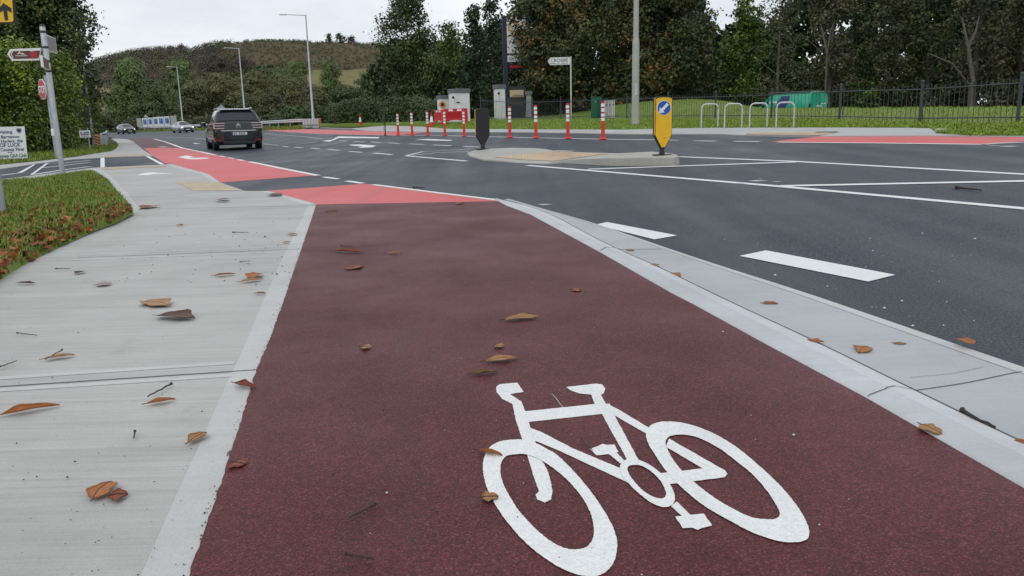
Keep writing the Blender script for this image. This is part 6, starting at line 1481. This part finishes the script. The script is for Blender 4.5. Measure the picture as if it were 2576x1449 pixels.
for px, lab, kw in (
 ([(43, 839), (68, 843), (93, 845)], 'thin dark twig lying level near the left picture edge', {}),
 ([(157, 882), (135, 894), (114, 906)], 'dark twig leaning across the tan leaf', {}),
 ([(0, 925), (20, 918), (43, 909)], 'short dark twig cut by the left picture edge', {}),
 ([(432, 968), (400, 986), (372, 1000)], 'knobbed dark twig above the slim orange leaf', dict(r=.0034)),
 ([(945, 1271), (908, 1292), (879, 1306)], 'brown twig on the lower left of the maroon track', dict(r=.003)),
 ([(870, 1398), (905, 1403), (940, 1410)], 'brown twig at the bottom edge of the maroon track', dict(r=.003)),
 ([(2420, 1037), (2455, 1058), (2503, 1079)], 'thick dark stalk lying in the gutter near the right edge', dict(r=.006, h=None)),
 ([(140, 677), (176, 677)], 'faint thin twig on the left of the footway', dict(r=.003)),
 ([(585, 586), (625, 586)], 'small twig on the upper footway', dict(r=.004)),
 ([(603, 660), (630, 658)], 'small twig below the joint near the edging strip', dict(r=.003)),
 ([(857, 618), (888, 622)], 'thin twig just above the long dark red leaf', dict(r=.003)),
 ([(1463, 1105), (1474, 1122), (1490, 1133)], 'thin curved twig inside the painted bicycle frame', dict(r=.002)),
 ([(340, 1088), (337, 1104)], 'tiny pale stalk on the concrete near the lower left', dict(r=.003)),
 ([(2405, 474), (2468, 481)], 'dead stick lying inside the hatched area of the road', dict(r=.012, h=base)),
 ([(373, 526), (350, 528)], 'thin twig at the corner of the footway', dict(r=.005)),
 ([(1040, 473), (1068, 474)], 'dark stick on the asphalt behind the red crossing', dict(r=.01, h=base))):
    twig(px, lab, **kw)
# grit scattered on the paving
def bits(name, n, r0, r1, area, mat, label, surf=slab):
    m = MB(); k = 0
    while k < n:
        px, py = area[0] + (area[2] - area[0]) * random.random(), area[1] + (area[3] - area[1]) * random.random() ** 1.0
        p = hit(px, py, surf, .003); r = random.uniform(r0, r1) * (1 if random.random() > .15 else 1.7); k += 1
        m.add([p + Vector((random.uniform(.7, 1.2) * r * dx, random.uniform(.7, 1.2) * r * dy, r * dz)) for dx, dy, dz in ((1, 0, 0), (0, 1, 0), (-1, 0, 0), (0, -1, 0), (0, 0, .9), (0, 0, -.3))], [(0, 1, 4), (1, 2, 4), (2, 3, 4), (3, 0, 4), (1, 0, 5), (2, 1, 5), (3, 2, 5), (0, 3, 5)])
    tag(m.build(name, MT[mat]), label, 'grit', None, 'stuff')
bits('grit', 90, .0014, .003, (0, 700, 540, 1449), 'grit', 'dark grit specks on the near footway')
bits('grit', 70, .003, .007, (300, 540, 740, 720), 'grit', 'dark grit specks on the far footway')
bits('grit', 60, .0015, .003, (700, 560, 1900, 1449), 'grit', 'dark grit specks on the cycle track')
bits('stone_chips', 32, .0016, .0032, (800, 620, 2300, 1449), 'chip', 'pale stone chips on the cycle track')
bits('stone_chips', 40, .003, .007, (1750, 560, 2576, 820), 'chip', 'pale stone chips on the road', base)
# black crumbs of surfacing on the track edge
m = MB()
for k in range(120):
    i = random.randrange(len(lw) - 1); a, b = lw[i], lw[i + 1]; t_ = random.random(); x, y = a[0] + (b[0] - a[0]) * t_ - abs(random.gauss(0, .012)), a[1] + (b[1] - a[1]) * t_; r = random.uniform(.0015, .004); z = slab(x, y)
    m.add([(x + r * dx, y + r * dy, z + r * dz) for dx, dy, dz in ((1, 0, 0), (0, 1, 0), (-1, 0, 0), (0, -1, 0), (0, 0, 1))], [(0, 1, 4), (1, 2, 4), (2, 3, 4), (3, 0, 4)])
tag(m.build('surfacing_crumbs', MT['grit']), 'dark crumbs of surfacing along the edge of the track', 'grit', None, 'stuff')

# ================================================================== LIGHT
w = bpy.data.worlds.new('World'); sc.world = w; w.use_nodes = True; n, l = w.node_tree.nodes, w.node_tree.links
bg = n['Background']; sky = n.new('ShaderNodeTexSky'); sky.sky_type = 'NISHITA'; sky.sun_disc = False
EL, AZ = R(48), R(200)
sky.sun_elevation = EL; sky.sun_rotation = AZ; sky.air_density = 1; sky.dust_density = 2
tc = n.new('ShaderNodeTexCoord'); mp = n.new('ShaderNodeMapping'); mp.inputs['Scale'].default_value = (1, 1, 3.2); l.new(tc.outputs['Generated'], mp.inputs['Vector'])
cl = noise(n, l, 3.2, 7, .58, mp.outputs['Vector'])
cloud = ramp(n, l, cl, [(.30, (7.3, 7.9, 8.7)), (.5, (9.0, 9.4, 10.0)), (.66, (10.3, 10.5, 10.8))])
hs = n.new('ShaderNodeHueSaturation'); hs.inputs['Saturation'].default_value = .5; l.new(sky.outputs['Color'], hs.inputs['Color'])
l.new(mix(n, l, .9, hs.outputs['Color'], cloud), bg.inputs['Color']); bg.inputs['Strength'].default_value = .1
sd = bpy.data.lights.new('sun', 'SUN'); sd.energy = .7; sd.angle = R(25); sd.color = (1, .97, .92)
so = bpy.data.objects.new('sun', sd); col.objects.link(so)
dv = Vector((math.sin(AZ) * math.cos(EL), math.cos(AZ) * math.cos(EL), math.sin(EL)))
so.rotation_euler = dv.to_track_quat('Z', 'Y').to_euler()
vs_ = sc.view_settings; vs_.view_transform = 'Standard'; vs_.look = 'None'; vs_.gamma = 1; vs_.exposure = 0
sc.cycles.max_bounces = 6; sc.cycles.diffuse_bounces = 3; sc.cycles.glossy_bounces = 3; sc.cycles.transparent_max_bounces = 4
